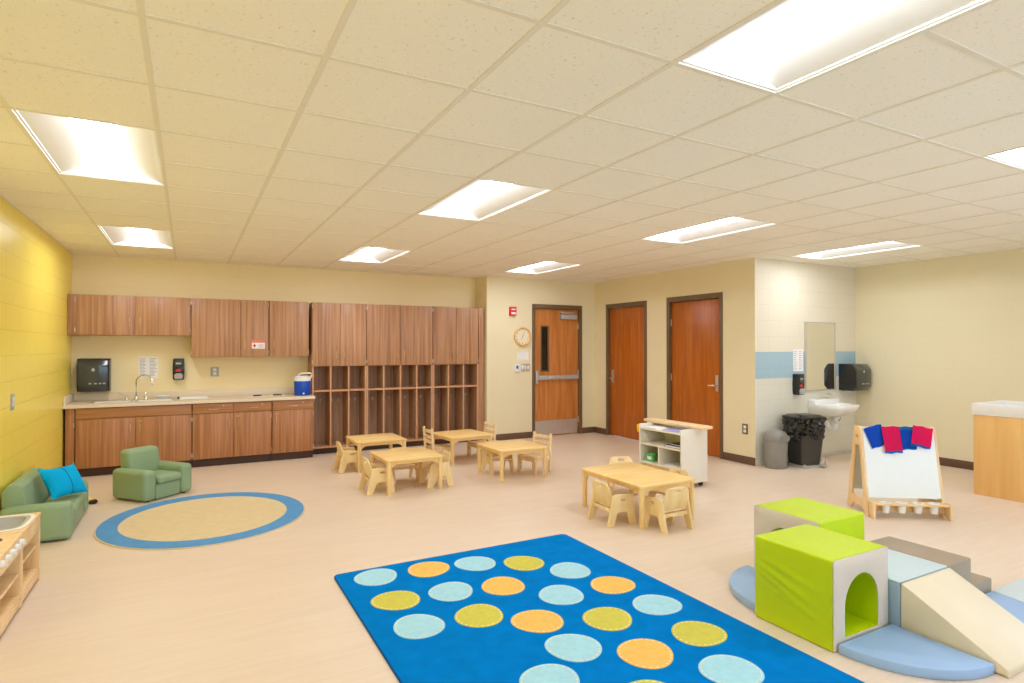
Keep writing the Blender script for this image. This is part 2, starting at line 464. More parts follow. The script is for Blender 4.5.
# walls
def wall_along_x(name, y, x0, x1, mat, label, openings=(), t=0.13, side=1):
    b = MB(); ys = (y, y + t) if side > 0 else (y - t, y)
    xs = x0
    for (a, c, z1) in openings:
        b.box(xs, a, ys[0], ys[1], 0, ZC + .14); b.box(a, c, ys[0], ys[1], z1, ZC + .14); xs = c
    b.box(xs, x1, ys[0], ys[1], 0, ZC + .14)
    return struct(b.build(name, mat), label, 'wall')
def wall_along_y(name, x, y0, y1, mat, label, openings=(), t=0.13, side=1):
    b = MB(); xs = (x, x + t) if side > 0 else (x - t, x)
    ys = y0
    for (a, c, z0, z1) in openings:
        b.box(xs[0], xs[1], ys, a, 0, ZC + .14)
        b.box(xs[0], xs[1], a, c, z1, ZC + .14)
        if z0 > 0: b.box(xs[0], xs[1], a, c, 0, z0)
        ys = c
    b.box(xs[0], xs[1], ys, y1, 0, ZC + .14)
    return struct(b.build(name, mat), label, 'wall')

wall_along_y('wall_left', XL, YR - .13, YB + .13, M['yellow'], 'bright yellow painted block wall on the left', side=-1)
wall_along_x('wall_back', YB, XL, XS, M['cream_x'], 'cream block wall behind the wooden cabinets')
wall_along_y('wall_recess', XS, YE + .13, YB + .13, M['cream'], 'narrow cream return wall at the end of the cubbies')
wall_along_x('wall_entry', YE, XS, XD, M['cream'], 'cream wall with the clock and the entry door', openings=[(5.02, 5.93, 2.18)])
wall_along_y('wall_closet', XD, YN + .0005, YE + .13, M['cream'], 'cream wall with two closed orange wood doors',
             openings=[(5.63, 6.60, 0, 2.19), (7.12, 8.06, 0, 2.18)])
wall_along_x('wall_nook', YN, XD + .002, XR, M['nook'], 'painted block wall with a blue band behind the hand sink')
WIN = (-1.9, 1.3, 0.9, 2.35)
wall_along_y('wall_right', XR, YR - .13, YN + .13, M['cream_y'], 'plain cream painted block wall on the right', openings=[(WIN[0], WIN[1], WIN[2], WIN[3])])
b = MB()
RW = (-.4, 7.9, .85, 2.38)  # unseen window strip, added so that daylight brightens the ceiling
b.box(XL, RW[0], YR - .13, YR, 0, ZC + .14); b.box(RW[1], XR, YR - .13, YR, 0, ZC + .14); b.box(RW[0], RW[1], YR - .13, YR, 0, RW[2]); b.box(RW[0], RW[1], YR - .13, YR, RW[3], ZC + .14)
struct(b.build('wall_rear', M['cream_x']), 'cream block wall with an added window strip behind the viewpoint', 'wall')
b = MB()
for (x0, x1, z0, z1) in [(RW[0], RW[1], RW[2], RW[2] + .05), (RW[0], RW[1], RW[3] - .05, RW[3])] + [(RW[0] + k * (RW[1] - RW[0] - .05) / 5, RW[0] + .05 + k * (RW[1] - RW[0] - .05) / 5, RW[2] + .051, RW[3] - .051) for k in range(6)]:
    b.box(x0, x1, YR - .09, YR - .04, z0, z1, 0.004)
w = struct(b.build('added_window_2', M['frame']), 'unseen strip of windows added behind the viewpoint for daylight', 'window')
b = MB(); b.box(RW[0] + .05, RW[1] - .05, YR - .066, YR - .06, RW[2] + .05, RW[3] - .05)
b.build('pane', M['glass'], w)
# little lobby behind the entry door, seen through its vision pane
b = MB()
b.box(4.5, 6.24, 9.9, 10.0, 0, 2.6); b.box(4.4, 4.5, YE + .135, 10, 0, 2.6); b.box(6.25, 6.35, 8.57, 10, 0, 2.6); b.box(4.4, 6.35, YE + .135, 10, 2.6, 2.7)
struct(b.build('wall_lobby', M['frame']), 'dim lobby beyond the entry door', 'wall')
b = MB(); b.box(6.40, 8.3, 6.7, 6.8, 0, 2.5); b.box(8.3, 8.4, 5.3, 8.5, 0, 2.5)
struct(b.build('wall_closet_inside', M['cream']), 'inside wall of the closets', 'wall')

# unseen window added in the right wall to let daylight in beside the viewpoint
b = MB()
for (y0, y1, z0, z1) in ((WIN[0], WIN[1], WIN[2], WIN[2] + .05), (WIN[0], WIN[1], WIN[3] - .05, WIN[3]), (WIN[0], WIN[0] + .05, WIN[2], WIN[3]),
                         (WIN[1] - .05, WIN[1], WIN[2], WIN[3]), (-.33, -.27, WIN[2], WIN[3])):
    b.box(XR + .04, XR + .09, y0, y1, z0, z1, 0.004)
w = struct(b.build('added_window_1', M['frame']), 'unseen wide window with a brown frame, added in the right wall for daylight', 'window')
b = MB(); b.box(XR + .06, XR + .066, WIN[0] + .05, WIN[1] - .05, WIN[2] + .05, WIN[3] - .05)
b.build('pane', M['glass'], w)

# ceiling: tiles, grid, lights
LIGHTS = [(-1, 3), (-1, 8), (3, 3), (3, 8), (7, 3), (7, 8), (11, 3), (3, -2), (7, -2), (-1, -2), (11, -2)]
used = set()
for i, j in LIGHTS:
    used.add((i, j)); used.add((i, j + 1))
b = MB()
for i in range(-2, 14):
    for j in range(-8, 12):
        if (i, j) in used: continue
        x0 = max(GX + GS * i, XL - .02); x1 = min(GX + GS * (i + 1), XR + .02); y0 = max(GY + GS * j, YR - .02); y1 = min(GY + GS * (j + 1), YB + .02)
        if x1 - x0 < .02 or y1 - y0 < .02: continue
        b.box(x0, x1, y0, y1, ZC + .0035, ZC + .022)
struct(b.build('ceiling', M['tile']), 'dropped ceiling of pale mineral fibre tiles', 'ceiling')
b = MB()
for i in range(-1, 15):
    x = GX + GS * i
    if XL < x < XR: b.box(x - .012, x + .012, YR, YB, ZC, ZC + .005)
for j in range(-7, 12):
    y = GY + GS * j
    if YR < y < YB:
        for i in range(-2, 14):
            x0 = max(GX + GS * i + .012, XL); x1 = min(GX + GS * (i + 1) - .012, XR)
            if (i, j) in used and (i, j - 1) in used: continue
            if x1 > x0: b.box(x0, x1, y - .011, y + .011, ZC + .0003, ZC + .0053)
# wall angle round the edge
b.box(XL, XL + .02, YR, YB, ZC, ZC + .005)
struct(b.build('trim_1', M['tbar']), 'metal grid of tees carrying the ceiling tiles', 'ceiling grid')

def make_light(label, i, j, group='ceiling lights'):
    x0 = GX + GS * i + .012; x1 = GX + GS * (i + 1) - .012; y0 = GY + GS * j + .012; y1 = GY + GS * (j + 2) - .012
    cx = (x0 + x1) / 2; cy = (y0 + y1) / 2; hx = (x1 - x0) / 2; hy = (y1 - y0) / 2
    t = thing('ceiling_light', label, 'ceiling light', (cx, cy, ZC + .006), 0, group)
    b = MB()
    # white frame, end plates and outer housing
    fw = .014
    b.box(-hx, -hx + fw, -hy, hy, 0, .012); b.box(hx - fw, hx, -hy, hy, 0, .012)
    b.box(-hx + fw, hx - fw, -hy, -hy + fw, 0, .012); b.box(-hx + fw, hx - fw, hy - fw, hy, 0, .012)
    b.box(-hx, hx, -hy, hy, .125, .13)
    b.box(-hx, -hx + .004, -hy, hy, .012, .125); b.box(hx - .004, hx, -hy, hy, .012, .125)
    b.box(-hx, hx, -hy, -hy + .004, .012, .125); b.box(-hx, hx, hy - .004, hy, .012, .125)
    b.build('frame', M['reflector'], t)
    # two shallow gull wing reflectors rising to the lens
    lw = .105
    for s in (-1, 1):
        b = MB(); n = 10; prev = None
        for k in range(n + 1):
            u = k / n; xx = s * (hx - fw - u * (hx - fw - lw)); zz = .006 + .058 * (u ** 1.15)
            if prev:
                b.poly([(prev[0], -hy + fw, prev[1]), (xx, -hy + fw, zz), (xx, hy - fw, zz), (prev[0], hy - fw, prev[1])])
            prev = (xx, zz)
        b.build('reflector', M['reflector'], t, angle=60)
    b = MB(); n = 10; pts = []
    for k in range(n + 1):
        a = PI * k / n; pts.append((-lw * math.cos(a), .064 - .012 * math.sin(a)))
    for k in range(n):
        p, q = pts[k], pts[k + 1]
        b.poly([(p[0], -hy + fw + .002, p[1]), (q[0], -hy + fw + .002, q[1]), (q[0], hy - fw - .002, q[1]), (p[0], hy - fw - .002, p[1])])
    b.build('lens', M['lens'], t, angle=60)
    return t
make_light('ceiling light in front of the yellow wall, nearer of the pair on the left', -1, 3)
make_light('ceiling light above the sink counter at the yellow wall', -1, 8)
make_light('ceiling light above the small tables in the middle of the room', 3, 3)
make_light('ceiling light in front of the cubby cabinets', 3, 8)
make_light('ceiling light nearest above the front of the closet doors', 7, 3)
make_light('ceiling light in front of the entry door', 7, 8)
make_light('ceiling light in the nook above the hand sink', 11, 3)
make_light('largest ceiling light at the top edge of the picture', 3, -2)
make_light('ceiling light cut off by the right edge of the picture', 7, -2)
make_light('ceiling light by the yellow wall beside the viewpoint', -1, -2)
make_light('ceiling light above the wall with the added window beside the viewpoint', 11, -2)

# baseboards
b = MB(); b.box(XS, 4.972, YE - .008, YE, 0, .10, .002); b.box(5.98, XD - .008, YE - .008, YE, 0, .10, .002)
struct(b.build('baseboard_entry', M['base']), 'brown rubber base along the entry wall', 'baseboard')
b = MB(); b.box(XD - .008, XD, YN, 5.585, 0, .10, .002); b.box(XD - .008, XD, 6.645, 7.075, 0, .10, .002); b.box(XD - .008, XD, 8.105, YE, 0, .10, .002)
struct(b.build('baseboard_closet', M['base']), 'brown rubber base along the closet door wall', 'baseboard')
b = MB(); b.box(XR - .008, XR, YR, YN - .009, 0, .10, .002)
struct(b.build('baseboard_right', M['base']), 'brown rubber base along the right wall', 'baseboard')
b = MB(); b.box(XD, XR, YN - .008, YN, 0, .05, .002)
struct(b.build('baseboard_nook', M['tilebase']), 'pale base under the sink nook wall', 'baseboard')

# ------------------------------------------------------------------ doors
def lever(parent, x, z, s, y=-.0):
    """lever handle in local door space (door face at y=0, room at -y); s = direction of the lever"""
    b = MB(); b.box(x - .024, x + .024, y - .012, y, z - .11, z + .11, .004)
    h = b.build('handle', M['steel'], parent)
    b = MB(); b.cyl((x, y - .012, z - .03), (x, y - .06, z - .03), .011, n=12)
    b.tube([(x, y - .055, z - .03), (x + s * .04, y - .06, z - .03), (x + s * .11, y - .055, z - .032)], .0095)
    b.build('lever', M['chrome'], h)

def make_door(name, label, origin, rz, w, h, mat, kind, hinge):
    """origin: floor point at the middle of the opening on the wall face; local -Y is the room"""
    t = bpy.data.objects.new(name, None); COL.objects.link(t); t.location = origin; t.rotation_euler = (0, 0, rz)
    struct(t, label, 'door')
    b = MB(); f = .055
    b.box(-w / 2, -w / 2 + f, -.012, .125, 0, h, .003); b.box(w / 2 - f, w / 2, -.012, .125, 0, h, .003); b.box(-w / 2 + f, w / 2 - f, -.012, .125, h - f - .02, h, .003)
    b.build('door_frame', M['frame'], t)
    x0, x1, z0, z1 = -w / 2 + f + .003, w / 2 - f - .003, .008, h - f - .023
    b = MB()
    if kind == 'entry':
        vx0, vx1, vz0, vz1 = -.295, -.165, 1.10, 1.83
        ol = [(x0, z0), (x1, z0), (x1, z1), (x0, z1)]
        b.plate(ol, [[(vx0, vz0), (vx1, vz0), (vx1, vz1), (vx0, vz1)]], .044, XZ(.057))
    else:
        b.box(x0, x1, .035, .079, z0, z1, .002)
    leaf = b.build('door_leaf', mat, t)
    fy = .035
    for z in (.25, 1.05, 1.85):
        b = MB(); xh = x0 if hinge < 0 else x1
        b.cyl((xh, fy - .007, z - .05), (xh, fy - .007, z + .05), .0075, n=10); b.build('hinge', M['steel'], t)
    if kind == 'entry':
        b = MB()
        for (a0, a1, c0, c1) in ((vx0 - .022, vx1 + .022, vz1, vz1 + .022), (vx0 - .022, vx1 + .022, vz0 - .022, vz0), (vx0 - .022, vx0, vz0, vz1), (vx1, vx1 + .022, vz0, vz1)):
            b.box(a0, a1, fy - .006, fy - .0005, c0, c1, .002)
        b.build('pane_frame', M['frame'], t)
        b = MB(); b.box(vx0, vx1, .054, .060, vz0, vz1); b.build('pane', M['glass_dark'], t)
        b = MB(); b.box(x0 + .02, x1 - .02, fy - .003, fy - .0005, .02, .26); b.build('kick_plate', M['steel'], t)
        # panic bar
        b = MB(); b.box(x0 + .012, x0 + .07, fy - .045, fy - .0005, .88, 1.10, .006); pb = b.build('latch_case', M['steel'], t)
        b = MB(); b.box(x0 + .07, x1 - .015, fy - .05, fy - .0005, .945, 1.015, .006); bar = b.build('push_bar', M['lgrey'], t)
        b = MB(); b.box(x0 + .27, x0 + .55, fy - .058, fy - .0505, .958, 1.002, .003); b.build('push_pad', M['steel'], bar)
        b = MB(); b.cyl((x0 + .04, fy - .046, .93), (x0 + .04, fy - .07, .93), .012, n=12); b.build('key_cylinder', M['chrome'], pb)
        # closer
        b = MB(); b.box(.06, .38, fy - .06, fy - .0005, 1.965, 2.045, .006); cl = b.build('door_closer', M['lgrey'], t)
        b = MB(); b.box(.04, .33, -.035, -.013, 2.072, 2.086, .002); b.tube([(.30, fy - .04, 2.046), (.30, fy - .04, 2.058), (.10, -.03, 2.064), (.06, -.024, 2.072)], .007); b.build('closer_arm', M['steel'], cl)
    else:
        s = 1 if hinge > 0 else -1
        xx = x0 + .07 if hinge > 0 else x1 - .07
        lever(t, xx, 1.0, s, fy)
    return t

make_door('door_1', 'oak entry door with a narrow vision pane and push bar', (5.475, YE, 0), 0, 1.00, 2.205, M['door_entry'], 'entry', 1)
make_door('door_2', 'orange wood closet door nearer the entry corner', (XD, 7.59, 0), -PI / 2, 1.02, 2.215, M['door'], 'plain', 1)
make_door('door_3', 'orange wood closet door nearer the sink nook', (XD, 6.115, 0), -PI / 2, 1.05, 2.225, M['door'], 'plain', -1)

# ------------------------------------------------------------------ cabinets
YBF = 8.29      # face of base cabinet boxes (door fronts are in front of this)
YUF = 8.53      # face of upper cabinets
def pull(parent, x, z, y, vertical=True, L=.10, mat='brass'):
    b = MB(); s = L / 2
    if vertical: b.tube([(x, y, z - s), (x, y - .018, z - s + .006), (x, y - .024, z), (x, y - .018, z + s - .006), (x, y, z + s)], .0042, 6)
    else: b.tube([(x - s, y, z), (x - s + .006, y - .018, z), (x, y - .024, z), (x + s - .006, y - .018, z), (x + s, y, z)], .0042, 6)
    return b.build('handle', M[mat], parent)
def hinge_pair(parent, x, y, z0, z1):
    for z in (z0 + .06, z1 - .06):
        b = MB(); b.cyl((x, y, z - .025), (x, y, z + .025), .005, n=8); b.build('hinge', M['steel'], parent)

def wall_cab(label, x0, x1, z0, z1, yf, yb, doors, group, filler_l=0, filler_r=0, name='wall_cabinet'):
    """doors: list of (x0,x1,handle side -1/+1) ; local coordinates = world"""
    t = thing(name, label, 'cabinet', ((x0 + x1) / 2, yb - .003, z0), 0, group)
    ox, oy, oz = t.location
    b = MB()
    b.box(x0 - ox, x1 - ox, yf + .02 - oy, yb - .003 - oy, 0, z1 - z0, .001)
    b.build('carcass', M['cab'], t)
    if filler_l:
        b = MB(); b.box(x0 - ox, x0 + filler_l - .004 - ox, yf - oy, yf + .0195 - oy, 0, z1 - z0, .001); b.build('filler_panel', M['cab'], t)
    if filler_r:
        b = MB(); b.box(x1 - filler_r + .004 - ox, x1 - ox, yf - oy, yf + .0195 - oy, 0, z1 - z0, .001); b.build('filler_panel', M['cab'], t)
    for (a, c, hs) in doors:
        b = MB(); b.box(a + .003 - ox, c - .003 - ox, yf - oy, yf + .0185 - oy, .004, z1 - z0 - .004, .0015)
        d = b.build('door', M['cab'], t)
        hx = c - .055 if hs > 0 else a + .055
        pull(d, hx - ox, .16, yf - oy)
        if filler_l or filler_r or True:
            hinge_pair(d, (a if hs > 0 else c) - ox, yf - .002 - oy, 0, z1 - z0)
    return t
ZT = 2.112
UG = 'cabinets hung along the back wall'
wall_cab('short two door walnut wall cabinet above the sink', -1.235, .026, 1.634, ZT, YUF, YB, [(-1.165, -.57, 1), (-.57, .022, -1)], UG, filler_l=.08)
c2 = wall_cab('two door walnut wall cabinet with a small red and white sign', .032, .944, 1.362, ZT, YUF, YB, [(.034, .60, 1), (.60, .942, -1)], UG)
wall_cab('single door walnut wall cabinet above the blue drink cooler', .950, 1.462, 1.362, ZT, YUF, YB, [(.952, 1.458, -1)], UG)
CX = [1.500, 2.253, 3.266, 4.125]
YCF = 8.50
wall_cab('tall two door walnut cabinet above the three leftmost cubbies', CX[0], CX[1] - .002, 1.222, ZT, YCF, YB, [(1.502, 1.875, 1), (1.875, 2.247, -1)], UG)
wall_cab('tall two door walnut cabinet above the middle four cubbies', CX[1] + .002, CX[2] - .002, 1.222, ZT, YCF, YB, [(2.258, 2.76, 1), (2.76, 3.26, -1)], UG)
wall_cab('tall two door walnut cabinet above the three rightmost cubbies', CX[2] + .002, CX[3], 1.222, ZT, YCF, YB, [(3.27, 3.65, 1), (3.65, 4.03, -1)], UG, filler_r=.085)

def cubbies(label, x0, x1, n, fr=0.0):
    z0, z1 = .085, 1.219; yb = YB - .003; yf = YCF + .002
    t = thing('cubby_unit', label, 'cubby', ((x0 + x1) / 2, yb, 0), 0, 'coat cubbies')
    ox, oy, _ = t.location
    tk = .022; w = x1 - fr - x0
    xs = [x0 + w * k / n for k in range(n + 1)]
    b = MB()
    b.box(x0 - ox, x1 - ox, yb - .012 - oy, 0, z0, z1)
    b.build('back_panel', M['cab_in'], t)
    for k, x in enumerate(xs):
        a, c = (x, x + tk) if k == 0 else ((x - tk, x) if k == n else (x - tk / 2, x + tk / 2))
        b = MB(); b.box(a - ox, c - ox, yf + .003 - oy, yb - .0125 - oy, z0, z1)
        b.box(a - ox, c - ox, yf - oy, yf + .0029 - oy, z0, z1, mat=M['cab_edge']); b.mats.insert(0, M['cab_in']) if False else None
        o = b.build('divider' if 0 < k < n else 'side_panel', None, t)
        o.data.materials.clear(); o.data.materials.append(M['cab_in']); o.data.materials.append(M['cab_edge'])
        zf = yf + .0029 - oy
        for p in o.data.polygons: p.material_index = 1 if p.center.y <= zf + 1e-5 else 0
    if fr:
        b = MB(); b.box(x1 - fr - ox, x1 - ox, yf - oy, yb - .0125 - oy, 0, z1); b.build('end_panel', M['cab'], t)
    def deck(nm, za, zb):
        for k in range(n):
            a = xs[k] + (tk if k == 0 else tk / 2) + .0005; c = xs[k + 1] - (tk if k == n - 1 else tk / 2) - .0005
            b = MB(); b.box(a - ox, c - ox, yf + .001 - oy, yb - .013 - oy, za, zb)
            o = b.build(nm, None, t); o.data.materials.clear(); o.data.materials.append(M['cab_in']); o.data.materials.append(M['cab_edge'])
            for p in o.data.polygons: p.material_index = 1 if p.normal.y < -.9 else 0
    deck('shelf', .868, .892); deck('bottom_shelf', z0, z0 + .025)
    b = MB(); b.box(x0 - ox, x1 - fr - ox, YCF + .06 - oy, YCF + .08 - oy, 0, z0 - .001); b.build('toe_kick', M['toe'], t)
    for k in range(n):
        xm = (xs[k] + xs[k + 1]) / 2 - ox; y = yb - .0125 - oy
        for dx in (-.045, .045):
            b = MB(); b.box(xm + dx - .008, xm + dx + .008, y - .004, y - .0005, .70, .745, .001)
            b.tube([(xm + dx, y - .004, .735), (xm + dx, y - .05, .728), (xm + dx, y - .058, .745)], .005, 6); b.tube([(xm + dx, y - .004, .71), (xm + dx, y - .028, .702), (xm + dx, y - .03, .715)], .005, 6)
            b.build('coat_hook', M['steel'], t)
cubbies('three walnut coat cubbies next to the base cabinets', CX[0], CX[1] - .002, 3)
cubbies('four walnut coat cubbies in the middle of the row', CX[1] + .002, CX[2] - .002, 4)
cubbies('three walnut coat cubbies at the entry door end', CX[2] + .002, CX[3], 3, fr=.095)

def base_cab(label, x0, x1, fronts, doors, filler_l=0):
    t = thing('base_cabinet', label, 'cabinet', ((x0 + x1) / 2, YB - .003, 0), 0, 'cabinets under the counter')
    ox, oy, _ = t.location; z0, z1 = .10, .796
    if 'sink' in label:
        b = MB(); y0_ = YBF + .02 - oy
        b.plate(rect(x0 - ox, x1 - ox, y0_, 0), [rect(x0 - ox + .02, x1 - ox - .02, y0_ + .02, -.02)], z1 - z0 - .02, XY((z0 + z1) / 2 + .01)); b.box(x0 - ox, x1 - ox, y0_, 0, z0, z0 + .0199)
        b.build('carcass', M['cab_b'], t)
    else:
        b = MB(); b.box(x0 - ox, x1 - ox, YBF + .02 - oy, 0, z0, z1, .001); b.build('carcass', M['cab_b'], t)
    b = MB(); b.box(x0 - ox, x1 - ox, YBF + .06 - oy, YBF + .08 - oy, 0, z0 - .001); b.build('toe_kick', M['toe'], t)
    if filler_l:
        b = MB(); b.box(x0 - ox, x0 + filler_l - .004 - ox, YBF - oy, YBF + .0195 - oy, z0, z1, .001); b.build('filler_panel', M['cab_b'], t)
    for (a, c, nm, locked) in fronts:
        b = MB(); b.box(a + .003 - ox, c - .003 - ox, YBF - oy, YBF + .0185 - oy, .667, z1 - .012, .0015)
        d = b.build(nm, M['cab_h'], t)
        if nm == 'drawer':
            pull(d, (a + c) / 2 - ox, .715, YBF - oy, False, .11)
            b = MB(); b.cyl((a + .66 * (c - a) + .04 - ox, YBF - .0005 - oy, .755), (a + .66 * (c - a) + .04 - ox, YBF - .006 - oy, .755), .009, n=12); b.build('lock', M['brass'], d)
    for (a, c, hs, locked) in doors:
        b = MB(); b.box(a + .003 - ox, c - .003 - ox, YBF - oy, YBF + .0185 - oy, z0 + .004, .660, .0015)
        d = b.build('door', M['cab_b'], t)
        hx = (c - .05 if hs > 0 else a + .05) - ox
        pull(d, hx, .53, YBF - oy)
        hinge_pair(d, (a if hs > 0 else c) - ox, YBF - .002 - oy, z0, .66)
        if locked:
            b = MB(); b.cyl((hx, YBF - .0005 - oy, .615), (hx, YBF - .006 - oy, .615), .009, n=12); b.build('lock', M['brass'], d)
base_cab('two door walnut base cabinet under the steel sink', -1.215, .042, [(-1.135, .036, 'false_front', 0)], [(-1.135, -.545, 1, 0), (-.545, .036, -1, 1)], filler_l=.10)
base_cab('walnut base cabinet with two drawers over two doors', .048, .958, [(.05, .508, 'drawer', 1), (.508, .956, 'drawer', 1)], [(.05, .508, 1, 0), (.508, .956, -1, 1)])
base_cab('walnut base cabinet with one drawer next to the cubbies', .964, 1.485, [(.966, 1.481, 'drawer', 1)], [(.966, 1.481, -1, 1)])

# countertop with an opening for the sink
SX0, SX1, SY0, SY1 = -1.0, -.14, 8.36, 8.72
t = thing('countertop', 'long cream laminate countertop over the base cabinets', 'countertop', (.13, 8.5, .797))
b = MB()
ol = [(XL + .004, YBF - .035), (1.496, YBF - .035), (1.496, YB - .003), (XL + .004, YB - .003)]
b.plate([(p[0] - .13, p[1] - 8.5) for p in ol], [[(SX0 - .13, SY0 - 8.5), (SX1 - .13, SY0 - 8.5), (SX1 - .13, SY1 - 8.5), (SX0 - .13, SY1 - 8.5)]], .036, XY(.018))
b.build('worktop', M['counter'], t)
b = MB(); b.box(XL + .025 - .13, 1.496 - .13, YB - .022 - 8.5, YB - .003 - 8.5, .0365, .13, .003); b.box(XL + .004 - .13, XL + .024 - .13, YBF + .0 - 8.5, YB - .003 - 8.5, .0365, .13, .003)
b.build('backsplash', M['counter'], t)
ZK = .833 + .0004
t = thing('sink', 'double bowl stainless steel sink set in the counter', 'sink', (-.57, 8.54, ZK))
b = MB()
bw = [(-.415, -.02), (.02, .415)]
b.plate(rnd(rect(-.45, .45, -.20, .205), .02), [rnd(rect(a, c, -.165, .10), .03) for a, c in bw], .005, XY(.0028))
b.build('rim', M['steel'], t)
for a, c in bw:
    b = MB(); n = rnd(rect(a, c, -.165, .10), .03); m = rnd(rect(a + .03, c - .03, -.135, .07), .03)
    k = len(n)
    for i in range(k):
        p, q, p2, q2 = n[i], n[(i + 1) % k], m[i], m[(i + 1) % k]
        b.poly([(p[0], p[1], .002), (q[0], q[1], .002), (q2[0], q2[1], -.14), (p2[0], p2[1], -.14)])
    b.poly([(p[0], p[1], -.14) for p in m]); b.build('bowl', M['steel'], t, recalc=True)
t = thing('faucet', 'chrome gooseneck faucet with two lever taps', 'faucet', (-.565, 8.69, ZK + .006))
b = MB(); b.lathe([(.026, 0), (.026, .012), (.014, .03), (.012, .05)], 16)
pts = [(0, 0, .04), (0, 0, .22)] + [(.085 - .085 * math.cos(a), -.03 * (1 - math.cos(a)), .22 + .085 * math.sin(a)) for a in [PI * k / 10 for k in range(1, 11)]] + [(.17, -.06, .17)]
b.tube(pts, .0095, 10); b.build('spout', M['chrome'], t)
for s in (-1, 1):
    b = MB(); b.lathe([(.024, 0), (.022, .012), (.012, .035), (.011, .05), (.004, .055)], 16, xf=Matrix.Translation((s * .1, 0, 0)))
    b.tube([(s * .1, 0, .048), (s * .14, -.01, .062), (s * .165, -.014, .085), (s * .19, -.016, .09)] if s < 0 else [(s * .1, 0, .048), (s * .105, -.03, .07), (s * .105, -.06, .085)], .006, 8)
    b.build('tap', M['chrome'], t)
# things on the counter
t = thing('bowl', 'white bowl standing beside the faucet on the sink ledge', 'bowl', (-.275, 8.695, ZK + .0062))
b = MB(); b.lathe([(.0, 0), (.042, 0), (.046, .004), (.078, .032), (.086, .034), (.086, .037), (.074, .036), (.042, .01), (0, .008)], 28, sx=1.15, sy=.55); b.build('dish', M['porcelain'], t)
def sheet(name, label, cat, x, y, w, d, th, mat, rz, extra=None):
    t = thing(name, label, cat, (x, y, ZK), rz)
    b = MB(); b.box(-w / 2, w / 2, -d / 2, d / 2, 0, th, .0008); b.build('sheet' if th < .01 else 'body', mat, t)
    return t
t = thing('tray', 'white shallow tray on the counter under the outlet', 'tray', (.065, 8.62, ZK))
b = MB(); b.plate(rnd(rect(-.16, .16, -.11, .11), .02), (), .003, XY(.0018)); b.build('base', M['white'], t)
b = MB(); o = rnd(rect(-.165, .165, -.115, .115), .022); i = rnd(rect(-.158, .158, -.108, .108), .018); b.plate(o, [i], .012, XY(.0094)); b.build('rim', M['white'], t)
tag(sheet('paper', 'white paper left of the blue drink cooler on the counter', 'paper', .80, 8.60, .22, .16, .002, M['paper'], .1), 'white paper on the counter farther from the drink cooler', 'paper')
tag(sheet('paper', 'white paper', 'paper', 1.06, 8.60, .20, .15, .002, M['paper'], -.12), 'white paper on the counter nearest the drink cooler', 'paper')
def marker(x, y, z, rz, label, name='marker'):
    t = thing(name, label, name, (x, y, z), rz)
    b = MB(); b.cyl((-.05, 0, .009), (.022, 0, .009), .0088, n=12); b.build('barrel', M['black'], t)
    b = MB(); b.cyl((.0225, 0, .009), (.06, 0, .009), .009, .008, n=12); b.build('cap', M['darkgrey'], t)
marker(.81, 8.60, ZK + .0022, .3, 'black marker on the paper farther from the drink cooler')
marker(1.06, 8.60, ZK + .0022, -.2, 'black marker on the paper nearest the drink cooler')
t = thing('drain_stopper', 'small black drain stopper beside the white bowl', 'stopper', (-.105, 8.66, ZK + .0001))
b = MB(); b.lathe([(.0, 0), (.022, 0), (.024, .006), (.018, .012), (.008, .016), (.008, .026), (0, .028)], 20); b.build('plug', M['black'], t)
# drink cooler
t = thing('drink_cooler', 'blue drink cooler jug with a white lid and handle', 'cooler', (1.37, 8.50, ZK))
b = MB(); b.lathe([(.0, 0), (.098, 0), (.104, .008), (.108, .19), (.105, .196), (0, .196)], 36, sx=1.0, sy=.9); b.build('body', M['jugblue'], t)
b = MB(); b.lathe([(.0, .1965), (.112, .1965), (.113, .225), (.108, .25), (.085, .262), (0, .264)], 36, sx=1.0, sy=.9); b.build('lid', M['white'], t)
b = MB(); b.tube([(-.05, 0, .262), (-.045, 0, .285), (.0, 0, .30), (.07, 0, .302), (.118, 0, .295), (.122, 0, .27), (.112, 0, .235)], .0095, 8); b.build('handle', M['white'], t)
b = MB(); b.cyl((0, -.0975, .03), (0, -.122, .03), .012, n=12); b.build('spigot', M['white'], t)

# wall fittings on the back wall
def towel_dispenser(label, loc, rz, w=.33, h=.40, d=.23):
    t = thing('towel_dispenser', label, 'towel dispenser', loc, rz, 'paper towel dispensers')
    b = MB()
    pr = rnd([(0, 0), (-d * .8, 0), (-d, .06), (-d, h * .78), (-d * .78, h), (0, h)], [0, .02, .03, .08, .05, 0], 6)   # (y,z)
    b.plate(pr, (), w - .03, YZ(0), bevel=.008); b.build('cover', M['smoke'], t)
    for s in (-1, 1):
        b = MB(); b.plate([(p[0] * .97, p[1] * .99 + .002) for p in pr], (), .0148, YZ(s * (w / 2 - .0074)), bevel=.005); b.build('side_panel', M['black'], t)
    b = MB(); b.plate(rnd([(-.02, .26), (.0, .24), (.02, .26), (0, .29)], .006), (), .002, XZ(-d - .0012)); b.build('logo', M['lgrey'], t)
    for x in (-.03, .025, .07, .11):
        b = MB(); b.box(x - .013, x + .013, -d * .985 - .0075, -d * .985 - .004, .055, .072, .001) if False else b.box(x - .013, x + .013, -d - .0022, -d - .0002, .09, .106, .0008); b.build('sticker', M['lgrey'], t)
    b = MB(); b.box(-.13, .13, -d * .7, -d * .2, -.003, -.0003); b.build('paper_slot', M['black'], t)
    b = MB(); b.box(-.10, .10, -.012, -.0005, -.012, -.0003); b.build('wall_mount', M['black'], t)
    return t
towel_dispenser('black paper towel dispenser on the wall above the steel sink', (-1.0, YB, .955), 0, .325, .40, .20)
